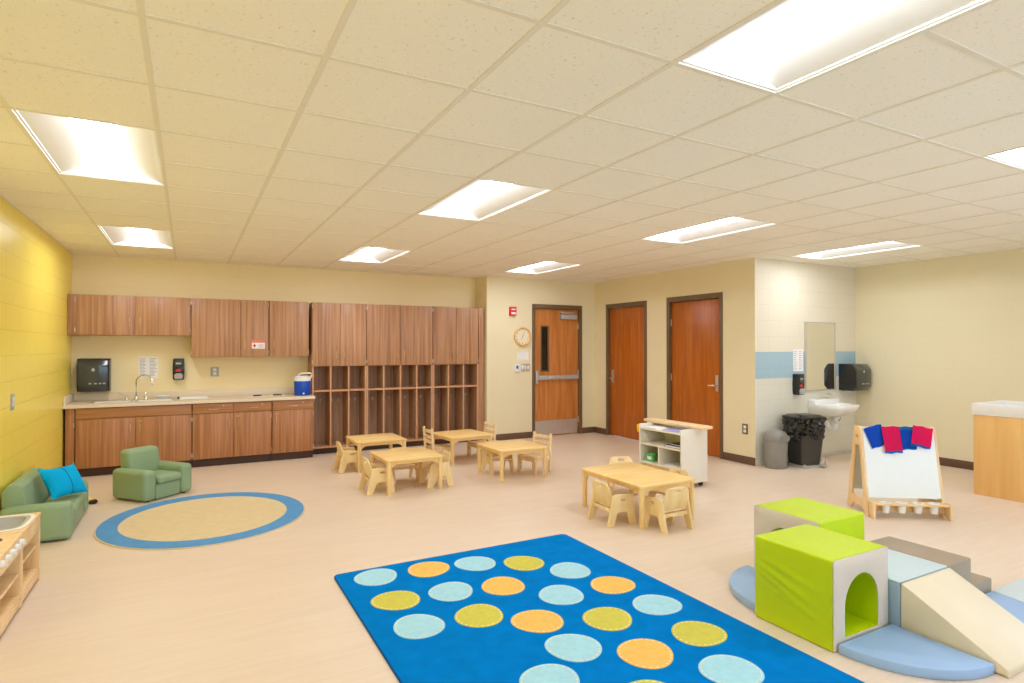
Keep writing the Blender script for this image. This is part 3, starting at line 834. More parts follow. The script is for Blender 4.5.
def soap_dispenser(label, loc, rz):
    t = thing('soap_dispenser', label, 'soap dispenser', loc, rz, 'soap dispensers')
    b = MB(); b.plate(rnd([(-.062, 0), (.062, 0), (.068, .14), (.062, .275), (-.062, .275), (-.068, .14)], .018), (), .085, XZ(-.043), bevel=.008); b.build('case', M['black'], t)
    b = MB(); b.plate(rnd([(-.045, .012), (.045, .012), (.05, .06), (.03, .085), (-.03, .085), (-.05, .06)], .012), (), .03, XZ(-.1015), bevel=.006); b.build('push_lever', M['lgrey'], t)
    b = MB(); b.box(-.04, .04, -.0925, -.0865, .165, .245, .001); lb = b.build('label_plate', M['darkgrey'], t)
    b = MB(); b.box(-.03, .03, -.0935, -.0927, .20, .222); b.build('lettering', M['lgrey'], lb)
    b = MB(); b.plate([(.034 * math.cos(a * PI / 8), .105 + .038 * math.sin(a * PI / 8)) for a in range(9)], (), .002, XZ(-.0878)); b.build('sight_window', M['redprint'], t)
    return t
soap_dispenser('black soap dispenser on the cream wall right of the faucet', (-.11, YB, 1.07), 0)
def poster(name, label, loc, w, h, rz, lines, cols=1, mat='print', head=None):
    t = thing(name, label, 'notice', loc, rz)
    b = MB(); b.box(-w / 2, w / 2, -.0016, -.0004, 0, h); b.build('sheet', M['paper'], t)
    b = MB(); cw = w / cols; m = w * .09
    for c in range(cols):
        for k in range(lines):
            z = h * (.9 - .78 * k / max(1, lines - 1)) if not head else h * (.62 - .5 * k / max(1, lines - 1))
            L = (cw - 1.2 * m) * random.uniform(.6, 1)
            x0 = -w / 2 + c * cw + m * .6
            b.box(x0, x0 + L, -.0022, -.0017, z - h * .012, z + h * .012)
    b.build('printing', M[mat], t)
    return t
poster('sign', 'white notice taped to the wall behind the faucet', (-.445, YB, 1.095), .215, .275, 0, 13, 2)
def wall_plate(name, label, cat, loc, rz, w, h, inner, n=1, mat='white', frame='white'):
    t = thing(name, label, cat, loc, rz)
    b = MB(); b.plate(rnd(rect(-w / 2, w / 2, 0, h), .006), (), .006, XZ(-.0034), bevel=.0015); b.build('cover_plate', M[frame], t)
    for k in range(n):
        cx = -w / 2 + w * (k + .5) / n
        b = MB()
        if inner == 'socket':
            for zz in (h * .3, h * .7): b.box(cx - .02, cx + .02, -.0085, -.0066, zz - .019, zz + .019, .002)
            b.build('socket', M['white'], t)
        else:
            b.box(cx - .016, cx + .016, -.0105, -.0066, h * .22, h * .78, .0015); b.build('rocker', M[mat], t)
    return t
wall_plate('outlet', 'power outlet on the wall under the signed cabinet', 'outlet', (.31, YB, 1.10), 0, .10, .125, 'socket', 1, frame='lgrey')
# sign on the cabinet door
t = thing('sign', 'small sign with a red header on a cabinet door', 'sign', (.815, YUF - .0005, 1.47), 0)
b = MB(); b.box(-.08, .08, -.002, -.0004, 0, .115); b.build('sheet', M['paper'], t)
b = MB(); b.box(-.08, .08, -.0026, -.0021, .078, .115); b.build('header', M['pinkprint'], t)
b = MB(); b.box(-.052, -.038, -.0026, -.0021, .018, .062); b.box(-.066, -.024, -.0026, -.0021, .034, .047); b.build('cross', M['redprint'], t)
b = MB()
for k in range(4): b.box(0, .066, -.0026, -.0021, .015 + k * .014, .021 + k * .014)
b.build('printing', M['print'], t)

# ------------------------------------------------------------------ entry wall fittings
t = thing('fire_alarm', 'red fire alarm pull station beside the entry door', 'fire alarm', (4.60, YE, 2.0 + .0), 0)
b = MB(); b.box(-.058, .058, -.05, -.0005, 0, .14, .006); b.build('case', M['red'], t)
b = MB(); b.box(-.04, .04, -.058, -.0505, .02, .055, .003); b.build('pull_handle', M['white'], t)
b = MB(); b.box(-.035, .035, -.0515, -.0503, .09, .11); b.build('lettering', M['white'], t)
b = MB(); b.box(-.061, .061, -.006, -.0004, -.003, -.0003); b.build('mount_plate', M['red'], t)
t = thing('wall_clock', 'round wooden framed wall clock beside the entry door', 'clock', (4.785, YE, 1.665), 0)
R = .155
rot = Matrix.Rotation(PI / 2, 4, 'X')
b = MB(); b.lathe([(R - .03, .0005), (R, .0005), (R + .004, .012), (R, .034), (R - .012, .04), (R - .024, .034), (R - .03, .02)], 48, xf=rot, caps=False)
b.build('rim', M['counter_maple'], t)
b = MB(); b.lathe([(0, .016), (R - .0295, .016), (R - .0295, .0195), (0, .0195)], 48, xf=rot); b.build('dial', M['dial'], t)
b = MB()
for k in range(60):
    a = 2 * PI * k / 60; big = k % 5 == 0
    r0, r1, wd = (R - .052, R - .036, .0035) if big else (R - .041, R - .036, .001)
    d = Vector((math.sin(a), 0, math.cos(a))); n = Vector((d.z, 0, -d.x))
    b.poly([tuple(d * r0 + n * wd + Vector((0, -.0205, 0))), tuple(d * r1 + n * wd + Vector((0, -.0205, 0))), tuple(d * r1 - n * wd + Vector((0, -.0205, 0))), tuple(d * r0 - n * wd + Vector((0, -.0205, 0)))])
b.build('hour_marks', M['printdark'], t)
for nm, ang, L, wd in (('hour_hand', math.radians(205), .06, .004), ('minute_hand', math.radians(25), .092, .003)):
    d = Vector((math.sin(ang), 0, math.cos(ang))); n = Vector((d.z, 0, -d.x)); b = MB()
    p = [d * -.015 + n * wd, d * L + n * wd * .5, d * L - n * wd * .5, d * -.015 - n * wd]
    yy = -.0225 if nm == 'hour_hand' else -.0245
    b.poly([tuple(q + Vector((0, yy, 0))) for q in p]); b.build(nm, M['printdark'], t)
poster('sign', 'white notice on the wall under the clock', (4.80, YE, 1.275), .215, .13, 0, 4, 1)
wall_plate('light_switch', 'steel plate with three white light switches under the clock', 'light switch', (4.845, YE, 1.095), 0, .165, .125, 'rocker', 3, frame='steel')
t = thing('thermostat', 'small white wall sensor with a blue label beside the switches', 'sensor', (4.685, YE, 1.09), 0)
b = MB(); b.box(-.045, .045, -.026, -.0005, 0, .125, .006); b.build('case', M['white'], t)
b = MB(); b.box(-.022, .022, -.0275, -.0263, .05, .10, .0005); b.build('label_plate', M['sensor'], t)
b = MB(); b.box(-.048, .048, -.005, -.0004, -.003, -.0003); b.build('mount_plate', M['white'], t)
wall_plate('outlet', 'power outlet low on the closet wall beside the nook', 'outlet', (XD, 5.235, .38), -PI / 2, .085, .13, 'socket', 1, frame='frame')
wall_plate('light_switch', 'small grey switch plate on the yellow wall', 'light switch', (XL, 6.10, .985), PI / 2, .10, .13, 'rocker', 1, frame='lgrey')

# ------------------------------------------------------------------ sink nook
t = thing('wall_mirror', 'tall steel framed mirror above the hand sink', 'mirror', (7.54, YN, .90), 0)
b = MB(); w2, hh = .325, .93
b.plate(rect(-w2, w2, 0, hh), [rect(-w2 + .014, w2 - .014, .014, hh - .014)], .02, XZ(-.0105)); b.build('frame', M['steel'], t)
b = MB(); b.box(-w2 + .014, w2 - .014, -.013, -.002, .014, hh - .014); b.build('mirror_glass', M['mirror'], t)
towel_dispenser('black paper towel dispenser on the blue band in the nook', (8.135, YN, .89), 0, .36, .37, .25)
soap_dispenser('black soap dispenser left of the tall mirror', (7.03, YN, .865), 0)
poster('sign', 'white notice above the soap dispenser left of the mirror', (7.085, YN, 1.17), .20, .29, 0, 10, 2)
# wall hung basin
t = thing('hand_sink', 'white wall hung hand sink under the mirror', 'sink', (7.54, YN, .55), 0)
b = MB()
outer = rnd([(-.27, -.001), (-.29, -.20), (-.23, -.44), (.23, -.44), (.29, -.20), (.27, -.001)], [.01, .10, .14, .14, .10, .01], 6)
inner = rnd([(-.19, -.14), (-.20, -.25), (-.16, -.37), (.16, -.37), (.20, -.25), (.19, -.14)], [.05, .06, .10, .10, .06, .05], 6)
n = len(outer)
def ring(pts, z, sc=1.0, dy=0.0): return [(p[0] * sc, p[1] * sc + dy, z) for p in pts]
lv = [ring(outer, .02, .62), ring(outer, .07, .86), ring(outer, .125, .98), ring(outer, .175, 1.0), ring(outer, .185, .985)]
bm2 = bmesh.new(); rv = [[bm2.verts.new(p) for p in L] for L in lv]
rv.append([bm2.verts.new(p) for p in ring(inner, .182)]); rv.append([bm2.verts.new(p) for p in ring(inner, .15, .97, -.006)]); rv.append([bm2.verts.new((p[0] * .6, (p[1] + .25) * .6 - .25, .075)) for p in inner])
for a, c in zip(rv[:-1], rv[1:]):
    for i in range(n): bm2.faces.new((a[i], a[(i + 1) % n], c[(i + 1) % n], c[i]))
bm2.faces.new(list(reversed(rv[0]))); bm2.faces.new(rv[-1])
b.merge(bm2); b.box(-.262, .262, -.115, -.001, .17, .245, .02, seg=3)
b.build('basin', M['porcelain'], t, angle=50)
b = MB(); b.box(-.06, .06, -.10, -.045, .2455, .26, .005); b.tube([(0, -.075, .255), (0, -.085, .30), (0, -.12, .315), (0, -.17, .30)], .011, 8); b.build('faucet', M['chrome'], t)
b = MB(); b.cyl((0, -.25, .0745), (0, -.25, .078), .022, n=16); b.build('drain', M['chrome'], t)
b = MB(); b.box(-.2, .2, -.012, -.0006, -.03, .019, .002); b.build('wall_mount', M['white'], t)
# drain and supply pipes wrapped in white
b = MB(); b.tube([(0, -.22, .018), (0, -.22, -.08), (.0, -.215, -.13), (0, -.17, -.155), (0, -.12, -.13), (0, -.10, -.07), (0, -.06, -.05), (0, -.001, -.05)], .032, 12); b.build('trap', M['white'], t)
for s in (-1, 1):
    b = MB(); b.tube([(s * .12, -.10, .03), (s * .125, -.10, -.03), (s * .13, -.085, -.10), (s * .13, -.04, -.13), (s * .13, -.001, -.13)], .024 if s < 0 else .02, 10); b.build('supply_pipe', M['white'], t)
    b = MB(); b.cyl((s * .17, -.085, -.06), (s * .125, -.085, -.06), .013, n=10); b.build('stop_valve', M['steel'], t)
b = MB(); b.tube([(.17, -.1, .02), (.22, -.12, .015), (.27, -.12, -.02), (.25, -.11, -.06), (.17, -.09, -.075)], .006, 6); b.build('supply_hose', M['darkgrey'], t)

# bins
t = thing('waste_bin', 'grey plastic bin with a domed lid by the nook wall', 'bin', (6.40, 4.90, 0))
b = MB(); b.lathe([(0, 0), (.128, 0), (.134, .01), (.145, .32), (.143, .325), (0, .325)], 40, sx=1, sy=.92); b.build('body', M['grey'], t)
b = MB(); b.lathe([(0, .3255), (.150, .3255), (.152, .345), (.146, .39), (.12, .435), (.07, .462), (0, .47)], 40, sx=1, sy=.92); ld = b.build('lid', M['grey'], t)
b = MB(); b.plate(rnd(rect(-.07, .07, .345, .405), .012), (), .012, XZ(-.139) @ Matrix.Rotation(0, 4, 'X'), bevel=.002); b.build('flap', M['grey'], ld)
t = thing('pedal_bin', 'tall black step-on bin with a black bag liner', 'bin', (6.80, 4.80, 0), -.2)
def tub(b, z0, z1, w0, d0, w1, d1, mat=None, rr=.05, n=6):
    pa = rnd(rect(-w0 / 2, w0 / 2, -d0 / 2, d0 / 2), rr, n); pb = rnd(rect(-w1 / 2, w1 / 2, -d1 / 2, d1 / 2), rr, n)
    bm2 = bmesh.new(); A = [bm2.verts.new((p[0], p[1], z0)) for p in pa]; B = [bm2.verts.new((p[0], p[1], z1)) for p in pb]; k = len(A)
    for i in range(k): bm2.faces.new((A[i], A[(i + 1) % k], B[(i + 1) % k], B[i]))
    bm2.faces.new(list(reversed(A))); bm2.faces.new(B); b.merge(bm2, mat)
b = MB(); tub(b, .03, .40, .28, .27, .345, .33); b.build('body', M['darkgrey'], t)
b = MB(); tub(b, .602, .622, .40, .36, .40, .36); tub(b, .6222, .645, .39, .35, .30, .27); b.build('lid', M['black'], t)
# crumpled liner
bm2 = bmesh.new(); rings = []; N = 64
for zi in range(9):
    f = zi / 8; z = .36 + .24 * f; L = []
    for k in range(N):
        a = 2 * PI * k / N
        w = (.34 + .05 * f) / 2; d = (.325 + .03 * f) / 2
        c, s_ = math.cos(a), math.sin(a); m = (abs(c) ** 4 + abs(s_) ** 4) ** -.25
        cr = random.uniform(-.011, .013) + .012 * math.sin(a * 7 + zi * 1.7) + .01 * math.sin(a * 13 - zi * 2.3)
        dz = (.03 * math.sin(a * 3 + 1) + .025 * math.sin(a * 5)) * (1 - f)
        L.append(bm2.verts.new(((w + cr + .012) * c * m, (d + cr + .012) * s_ * m, min(z + dz, .6))))
    rings.append(L)
for A, B in zip(rings[:-1], rings[1:]):
    for k in range(N): bm2.faces.new((A[k], A[(k + 1) % N], B[(k + 1) % N], B[k]))
b = MB(); b.merge(bm2); b.build('bag_liner', M['bag'], t, angle=22)
b = MB(); b.plate([(p[0], p[1]) for p in rnd(rect(-.165, .165, -.16, .16), .04)], (), .03, XY(.0148)); b.box(-.165, -.13, -.172, -.1605, .0, .05, .004); b.box(.13, .165, -.172, -.1605, 0, .05, .004)
b.build('base', M['lgrey'], t)
b = MB(); b.tube([(.08, -.165, .03), (.085, -.185, .09), (.12, -.19, .13), (.155, -.185, .09), (.16, -.165, .03)], .008, 8); b.box(.085, .155, -.215, -.176, .02, .034, .004); b.build('pedal', M['lgrey'], t)

# ------------------------------------------------------------------ changing table at the right edge
t = thing('changing_table', 'maple changing table cabinet with a white raised rim top', 'changing table', (7.02, 3.06, 0))
D, W = .62, 1.10      # along x, along -y
b = MB(); b.box(0, D, -W, 0, 0, .805, .004); b.build('cabinet', M['counter_maple'], t)
b = MB()
o = rnd(rect(-.012, D + .012, -W - .012, .012), .02); i = rnd(rect(.035, D - .035, -W + .035, -.035), .05)
b.plate(o, [i], .115, XY(.8635), bevel=.006); b.build('rim', M['white'], t)
b = MB(); b.box(.036, D - .036, -W + .036, -.036, .8065, .845, .012); b.build('pad', M['lgrey'], t)
b = MB(); b.box(.10, D - .03, -W + .001, -W + .002, .1, .7) if False else b.box(-.0015, -.0003, -W / 2 - .002, -W / 2 + .002, .03, .79); b.build('door_gap', M['counter_maple'], t)

# ------------------------------------------------------------------ rugs
t = thing('dot_rug', 'large blue rug with rows of pale blue, orange and green dots', 'rug', (1.728, 2.58, 0))
b = MB()
ol = rnd(rect(-.898, .898, -1.37, 1.37), .05, 6)
b.plate(ol, (), .010, XY(.0055), mat=M['rugedge'])
b.plate([(p[0] * .993, p[1] * .995) for p in ol], (), .0012, XY(.0113), mat=M['rugblue'])
DOTS = [(375.5, 1.063, 3.777, 'b'), (0, 1.408, 3.745, 'o'), (0, 1.725, 3.688, 'b'), (0, 2.02, 3.536, 'g'), (0, 2.221, 3.274, 'b'), (0, 2.319, 2.95, 'o'), (0, 2.363, 2.603, 'b'),
        (0, 2.317, 2.24, 'g'), (0, 2.18, 1.915, 'b'), (0, 1.068, 3.375, 'g'), (0, 1.399, 3.339, 'b'), (0, 1.714, 3.262, 'o'), (0, 1.956, 2.979, 'b'), (0, 2.008, 2.598, 'g'),
        (0, 1.942, 2.218, 'o'), (0, 1.075, 3.007, 'b'), (0, 1.409, 2.965, 'g'), (0, 1.658, 2.755, 'o'), (0, 1.669, 2.431, 'b'), (0, 1.409, 2.235, 'b'), (0, 1.72, 1.92, 'g'),
        (0, 1.10, 1.95, 'o'), (0, 1.41, 1.65, 'b'), (0, 1.92, 1.60, 'b'), (0, 1.10, 1.45, 'g')]
for _, x, y, c in DOTS:
    x -= 1.725; y -= 2.58; R0 = .138; ph = random.uniform(0, 6.28)
    def rad(a): return R0 * (1 + .035 * math.sin(2 * a + ph) + .025 * math.sin(3 * a + 2 * ph))
    b.plate([(x + rad(a) * math.cos(a), y + rad(a) * math.sin(a)) for a in [2 * PI * k / 40 for k in range(40)]], (), .0025, XY(.0131), mat=M['dot_' + c])
    if True:
        for k in range(26):
            a0 = 2 * PI * (k + .0) / 26; a1 = 2 * PI * (k + .55) / 26
            q = [(.90, a0), (.94, a0), (.94, a1), (.90, a1)]
            b.poly([(x + rad(a) * f * math.cos(a), y + rad(a) * f * math.sin(a), .0149) for f, a in q], M['stitch'])
b.build('pile', None, t)
t = thing('oval_rug', 'oval cream rug with a wide blue border', 'rug', (.15, 5.865, 0))
b = MB(); el = lambda f, g, n=72: [(f * math.cos(2 * PI * k / n), g * math.sin(2 * PI * k / n)) for k in range(n)]
b.plate(el(.80, .86), [el(.655, .695)], .010, XY(.0055)); b.build('border', M['ovalblue'], t)
b = MB(); b.plate(el(.654, .694), (), .009, XY(.005)); b.build('centre_field', M['ovalcream'], t)
b = MB(); b.plate(el(.812, .872), [el(.801, .861)], .008, XY(.0045)); b.build('binding', M['ovalcream'], t)

# ------------------------------------------------------------------ soft seating
def cushion_box(b, x0, x1, y0, y1, z0, z1, r, seg=5, mat=None, xf=None): b.box(x0, x1, y0, y1, z0, z1, r, mat, seg, xf)
t = thing('armchair', 'small sage green vinyl armchair near the base cabinets', 'armchair', (-.305, 6.97, 0), .70)
# local: front is -y, width along x
hw = .268; 
ar = math.radians(0)
for s in (-1, 1):
    b = MB(); cushion_box(b, s * hw if s < 0 else hw - .135, -hw + .135 if s < 0 else hw, -.235, .235, .012, .30, .042); b.build('arm', M['sage'], t)
b = MB(); sh = Matrix.Identity(4); sh[1][2] = .12
cushion_box(b, -.175, .175, .07, .215, .13, .47, .045, xf=sh); b.build('backrest', M['sage'], t)
b = MB(); b.box(-hw + .136, hw - .136, -.215, .22, .012, .155, .012); b.build('base', M['sage'], t)
b = MB(); cushion_box(b, -hw + .137, hw - .137, -.25, .08, .157, .235, .03); b.build('seat_cushion', M['sage'], t)
for sx in (-.2, .2):
    for sy in (-.18, .18):
        b = MB(); b.cyl((sx, sy, 0), (sx, sy, .0118), .018, n=12); b.build('foot', M['black'], t)
t = thing('toddler_sofa', 'sage green vinyl sofa standing along the yellow wall', 'sofa', (-1.01, 6.11, 0), PI / 2)
# local: front is -y (world +x); width along x (world y)
hw = .47
for s in (-1, 1):
    b = MB(); cushion_box(b, s * hw if s < 0 else hw - .13, -hw + .13 if s < 0 else hw, -.225, .215, .012, .295, .042); b.build('arm', M['sage'], t)
b = MB(); pr = rnd([(.215, .10), (.03, .10), (.085, .43), (.12, .45), (.175, .45), (.215, .40)], [.01, .03, .05, .03, .03, .05], 5)
b.plate(pr, (), 2 * hw - .18, YZ(0), bevel=.012); b.build('backrest', M['sage'], t)
b = MB(); b.box(-hw + .131, hw - .131, -.205, .21, .012, .15, .012); b.build('base', M['sage'], t)
b = MB(); cushion_box(b, -hw + .132, hw - .132, -.23, .03, .152, .23, .03); b.build('seat_cushion', M['sage'], t)
for sx in (-.38, .38):
    for sy in (-.17, .17):
        b = MB(); b.cyl((sx, sy, 0), (sx, sy, .0118), .018, n=12); b.build('foot', M['black'], t)
# turquoise pillow leaning on the sofa back
def pillow(name, label, cat, w, h, d, matw, mat):
    o = thing(name, label, cat); o.matrix_world = matw
    b = MB(); bm2 = bmesh.new(); n = 16
    def P(u, v, s):
        e = (max(0, (1 - abs(u) ** 2.2) * (1 - abs(v) ** 2.2))) ** .55
        pin = 1 - .10 * (1 - abs(u) ** 2) * abs(v) ** 3; pin2 = 1 - .10 * (1 - abs(v) ** 2) * abs(u) ** 3
        return (u * w / 2 * pin2, s * d / 2 * e, v * h / 2 * pin)
    g = {}
    for s in (-1, 1):
        for i in range(n + 1):
            for k in range(n + 1): g[s, i, k] = bm2.verts.new(P(-1 + 2 * i / n, -1 + 2 * k / n, s))
        for i in range(n):
            for k in range(n): bm2.faces.new((g[s, i, k], g[s, i + 1, k], g[s, i + 1, k + 1], g[s, i, k + 1]))
    bmesh.ops.remove_doubles(bm2, verts=bm2.verts, dist=1e-4)
    b.merge(bm2); b.build('pillow_cover', mat, o, angle=60)
    b = MB(); pts = [(.0, P(0, -1 + 2 * k / 16, -1)[1] - .0012, P(0, -1 + 2 * k / 16, -1)[2]) for k in range(17)]
    b.tube(pts, .0022, 6); b.build('seam', M['seam'], o)
    return o
mw = Matrix.Translation((-.905, 6.13, .375)) @ Matrix.Rotation(math.radians(58), 4, 'Z') @ Matrix.Rotation(math.radians(-32), 4, 'X') @ Matrix.Rotation(math.radians(4), 4, 'Y')
pillow('throw_pillow', 'bright turquoise pillow resting on the green sofa', 'pillow', .36, .28, .12, mw, M['cyan'])
# small soft toy on the floor
t = thing('soft_toy', 'small yellow and black soft toy on the floor behind the sofa', 'toy', (-.86, 6.90, 0), .4)
b = MB(); b.lathe([(0, .0), (.05, .002), (.07, .02), (.066, .045), (.04, .062), (0, .068)], 20, sx=1.25, sy=.8); b.build('body', M['maple'], t)
b = MB(); b.lathe([(0, .0), (.03, .002), (.042, .018), (.03, .036), (0, .04)], 16, xf=Matrix.Translation((.055, -.045, 0))); b.build('head', M['black'], t)

# ------------------------------------------------------------------ play kitchen
def kitchen(label, y0, y1, kind):
    x0, xf = XL + .01, -.828; D = xf - x0
    t = thing('play_kitchen', label, 'play kitchen', (x0, y0, 0), 0, 'play kitchen units')
    W = y1 - y0; tk = .022
    for yy in (0, W - tk):
        b = MB(); b.plate(rnd([(0, 0), (.05, 0), (.06, .02), (D - .06, .02), (D - .05, 0), (D, 0), (D, .413), (0, .413)], .004), (), tk, mat4((0, yy + tk / 2, 0), (1, 0, 0), (0, 0, 1), (0, -1, 0)), bevel=.003)
        b.build('side_panel', M['beech'], t)
    b = MB(); b.box(0, .012, tk + .0005, W - tk - .0005, .02, .413); b.build('back_panel', M['beech'], t)
    b = MB(); b.box(.0125, D - .006, tk + .0005, W - tk - .0005, .065, .083, .002); b.box(D - .018, D - .004, tk + .0005, W - tk - .0005, .02, .064, .002); b.build('bottom_shelf', M['beech'], t)
    if kind == 'sink':
        b = MB(); b.box(.0125, D - .02, tk + .0005, W - tk - .0005, .215, .233, .002); b.build('shelf', M['beech'], t)
    else:
        b = MB(); b.box(.0125, D - .012, tk + .0005, W - tk - .0005, .19, .208, .002); b.build('shelf', M['beech'], t)
    b = MB(); b.box(D - .018, D - .0, tk + .0005, W - tk - .0005, .33, .413, .002); b.build('control_panel', M['beech'], t)
    cy = W / 2; BX = .225
    def sq(k):
        c, s_ = math.cos(2 * PI * k / 32), math.sin(2 * PI * k / 32); m = (abs(c) ** 5 + abs(s_) ** 5) ** -.2
        return c * m, s_ * m
    if kind == 'sink':
        hole = [(BX + .14 * sq(k)[0], cy + .155 * sq(k)[1]) for k in range(32)]
        b = MB(); b.plate(rnd(rect(0, D + .004, 0, W), .004), [hole], .02, XY(.4238), bevel=.003); b.build('worktop', M['beech'], t)
        b = MB(); bm2 = bmesh.new(); R_ = []
        for f, z in ((1.1, .4345), (1.1, .438), (.98, .4375), (.9, .40), (.6, .355)):
            R_.append([bm2.verts.new((BX + .14 * f * sq(k)[0], cy + .155 * f * sq(k)[1], z)) for k in range(32)])
        for A, B in zip(R_[:-1], R_[1:]):
            for k in range(32): bm2.faces.new((A[k], A[(k + 1) % 32], B[(k + 1) % 32], B[k]))
        bm2.faces.new(R_[-1]); b.merge(bm2); b.build('basin', M['lgrey'], t, angle=50)
        b = MB(); b.plate([(BX + .175 * sq(k)[0], cy + .19 * sq(k)[1]) for k in range(32)], [[(BX + .155 * sq(k)[0], cy + .172 * sq(k)[1]) for k in range(32)]], .006, XY(.4374), bevel=.002); b.build('basin_rim', M['white'], t)
        b = MB(); b.tube([(.03, cy, .434), (.03, cy, .50), (.045, cy, .525), (.09, cy, .525), (.105, cy, .505)], .011, 8); b.build('faucet', M['white'], t)
    else:
        b = MB(); b.plate(rnd(rect(0, D + .004, 0, W), .004), (), .02, XY(.4238), bevel=.003); b.build('worktop', M['beech'], t)
        for bx in (.13, .29):
            for by in (.13, W - .13):
                b = MB(); b.lathe([(0, .4342), (.052, .4342), (.052, .438), (.042, .4395), (.036, .4365), (0, .4365)], 24, xf=Matrix.Translation((bx, by, 0))); b.build('burner', M['darkgrey'], t)
        for k in range(5):
            yy = .05 + k * (W - .1) / 4
            b = MB(); b.cyl((D + .0004, yy, .392), (D + .018, yy, .392), .019, .016, n=18); b.box(D + .0182, D + .026, yy - .004, yy + .004, .377, .407, .002); b.build('knob', M['white'], t)
    # low splash board at the wall
    b = MB(); b.box(0, .016, 0, W, .4345, .50, .003); b.build('splash_board', M['beech'], t)
    return t
kitchen('play kitchen sink unit with a grey basin beside the sofa', 4.325, 4.80, 'sink')
kitchen('play kitchen stove unit with a row of grey knobs', 3.83, 4.318, 'stove')

# ------------------------------------------------------------------ foam climbing set
CXc, CYc, S = 3.215, 1.775, .455
def soft(b, x0, x1, y0, y1, z0, z1, r=.012, mat=None): b.box(x0, x1, y0, y1, z0, z1, r, mat, 3)
def tunnel(label, loc, rz, wrinkle):
    """cube tunnel; openings on local +-y; lime skin, beige end faces"""
    t = thing('foam_tunnel', label, 'play block', loc, rz, 'foam climbing blocks')
    L = .462; H = .448; hw = L / 2; aw = .142; sp = .20
    arch = [(-aw, .055), (aw, .055), (aw, sp)] + [(aw * math.cos(PI * k / 14), sp + aw * 1.06 * math.sin(PI * k / 14)) for k in range(1, 14)] + [(-aw, sp)]
    b = MB()
    # shell: swept arch hole, outer box with softened long edges
    out = rnd(rect(-hw, hw, 0, H), .014, 4)
    b.plate(out, [arch], L - .018, mat4((0, 0, 0), (1, 0, 0), (0, 0, 1), (0, -1, 0)))
    sk = b.build('cover', M['lime'], t)
    for s in (-1, 1):
        b = MB(); o2 = rnd(rect(-hw + .002, hw - .002, .002, H - .002), .014, 4)
        b.plate(o2, [arch], .0085, mat4((0, s * (hw - .0045), 0), (1, 0, 0), (0, 0, 1), (0, -1, 0)), bevel=.003); b.build('end_face', M['sand'], t)
    if wrinkle:
        # soft pulled folds of the cover on the long side
        b = MB(); bm2 = bmesh.new(); nx, nz = 40, 30; g = []
        for i in range(nx + 1):
            r_ = []
            for k in range(nz + 1):
                u = i / nx; v = k / nz; y = hw - .012 - u * (L - .024); z = .012 + v * (H - .026)
                edge = math.sin(PI * u) ** .5 * math.sin(PI * v) ** .5
                f = 0
                for (c0, sl, wd, am, u0) in ((.70, .34, .030, .006, 0.0), (.62, .42, .022, .005, .1), (.80, .22, .03, .004, .3), (.48, .25, .02, .002, .4)):
                    d = v - (c0 - sl * u); f += am * math.exp(-(d / wd) ** 2) * max(0, 1 - abs(u - u0) * 1.0)
                r_.append(bm2.verts.new((-hw - .0008 - edge * (2.2 * f + .001), y, z)))
            g.append(r_)
        for i in range(nx):
            for k in range(nz): bm2.faces.new((g[i][k], g[i + 1][k], g[i + 1][k + 1], g[i][k + 1]))
        # close it onto the cover so it has body
        b.merge(bm2); bmesh.ops.solidify(b.bm, geom=list(b.bm.faces), thickness=.0006); b.build('cover_fold', M['lime'], t, angle=70)
    return t
tunnel('lime green foam tunnel cube with an arched opening beside the dotted rug', (2.990, 2.022, 0), 0, True)
tunnel('lime green foam tunnel cube standing behind the other one', (3.515, 2.455, 0), PI / 2, False)
t = thing('foam_block', 'pale blue foam cube in the middle of the climbing set', 'play block', (3.475, 1.975, 0), 0, 'foam climbing blocks')
hw = .236; hd = .23; HB = .275
b = MB(); soft(b, -hw, hw, -hd, hd - .0, 0, HB - .012, .008); b.build('body', M['bluegrey'], t)
b = MB(); soft(b, -hw, hw, -hd, hd, HB - .0118, HB, .005); b.build('top', M['paleblue'], t)
t = thing('foam_ramp', 'cream foam ramp sloping down from the pale blue cube', 'play block', (3.475, 1.507, 0), 0, 'foam climbing blocks')
b = MB(); pr = rnd([(hw, 0), (-hw + .01, 0), (-hw + .01, .035), (hw, HB)], [.004, .006, .02, .012], 4); b.plate(pr, (), 2 * hw, YZ(0), bevel=.008); b.build('wedge', M['cream_v'], t)
t = thing('foam_steps', 'taupe foam two step block beside the pale blue cube', 'play block', (3.951, 1.975, 0), 0, 'foam climbing blocks')
b = MB(); pr = rnd([(-hw, 0), (hw + .025, 0), (hw + .025, .115), (.02, .115), (.02, HB), (-hw, HB)], [.004, .004, .012, .004, .012, .012], 4)
b.plate(pr, (), 2 * hd, XZ(0), bevel=.008); b.build('steps', M['taupe'], t)
def quarter(label, loc, rz, R=.455, h=.05, name='foam_mat', mat='matblue'):
    t = thing(name, label, 'mat', loc, rz, 'quarter round foam mats')
    pts = [(.004, .004)] + [(R * math.cos(a), R * math.sin(a)) for a in [math.radians(.6 + 88.8 * k / 24) for k in range(25)]]
    b = MB(); b.plate(pts, (), h, XY(h / 2), bevel=.008); b.build('pad', M[mat], t)
quarter('powder blue quarter round mat in front of the tunnel opening', (3.232, 1.785, 0), PI)
quarter('powder blue quarter round mat behind the nearer lime tunnel', (3.262, 2.262, 0), PI / 2)
quarter('powder blue quarter round mat between the ramp and the steps', (3.718, 1.738, 0), -PI / 2)
t = thing('floor_mat', 'pale blue folding floor mat at the right edge', 'mat', (4.62, 1.31, 0), 0)
Rm = .462
arc = [(3.718 - 4.62 + Rm * math.cos(math.radians(-a)), 1.738 - 1.31 + Rm * math.sin(math.radians(-a))) for a in range(2, 62, 4)]
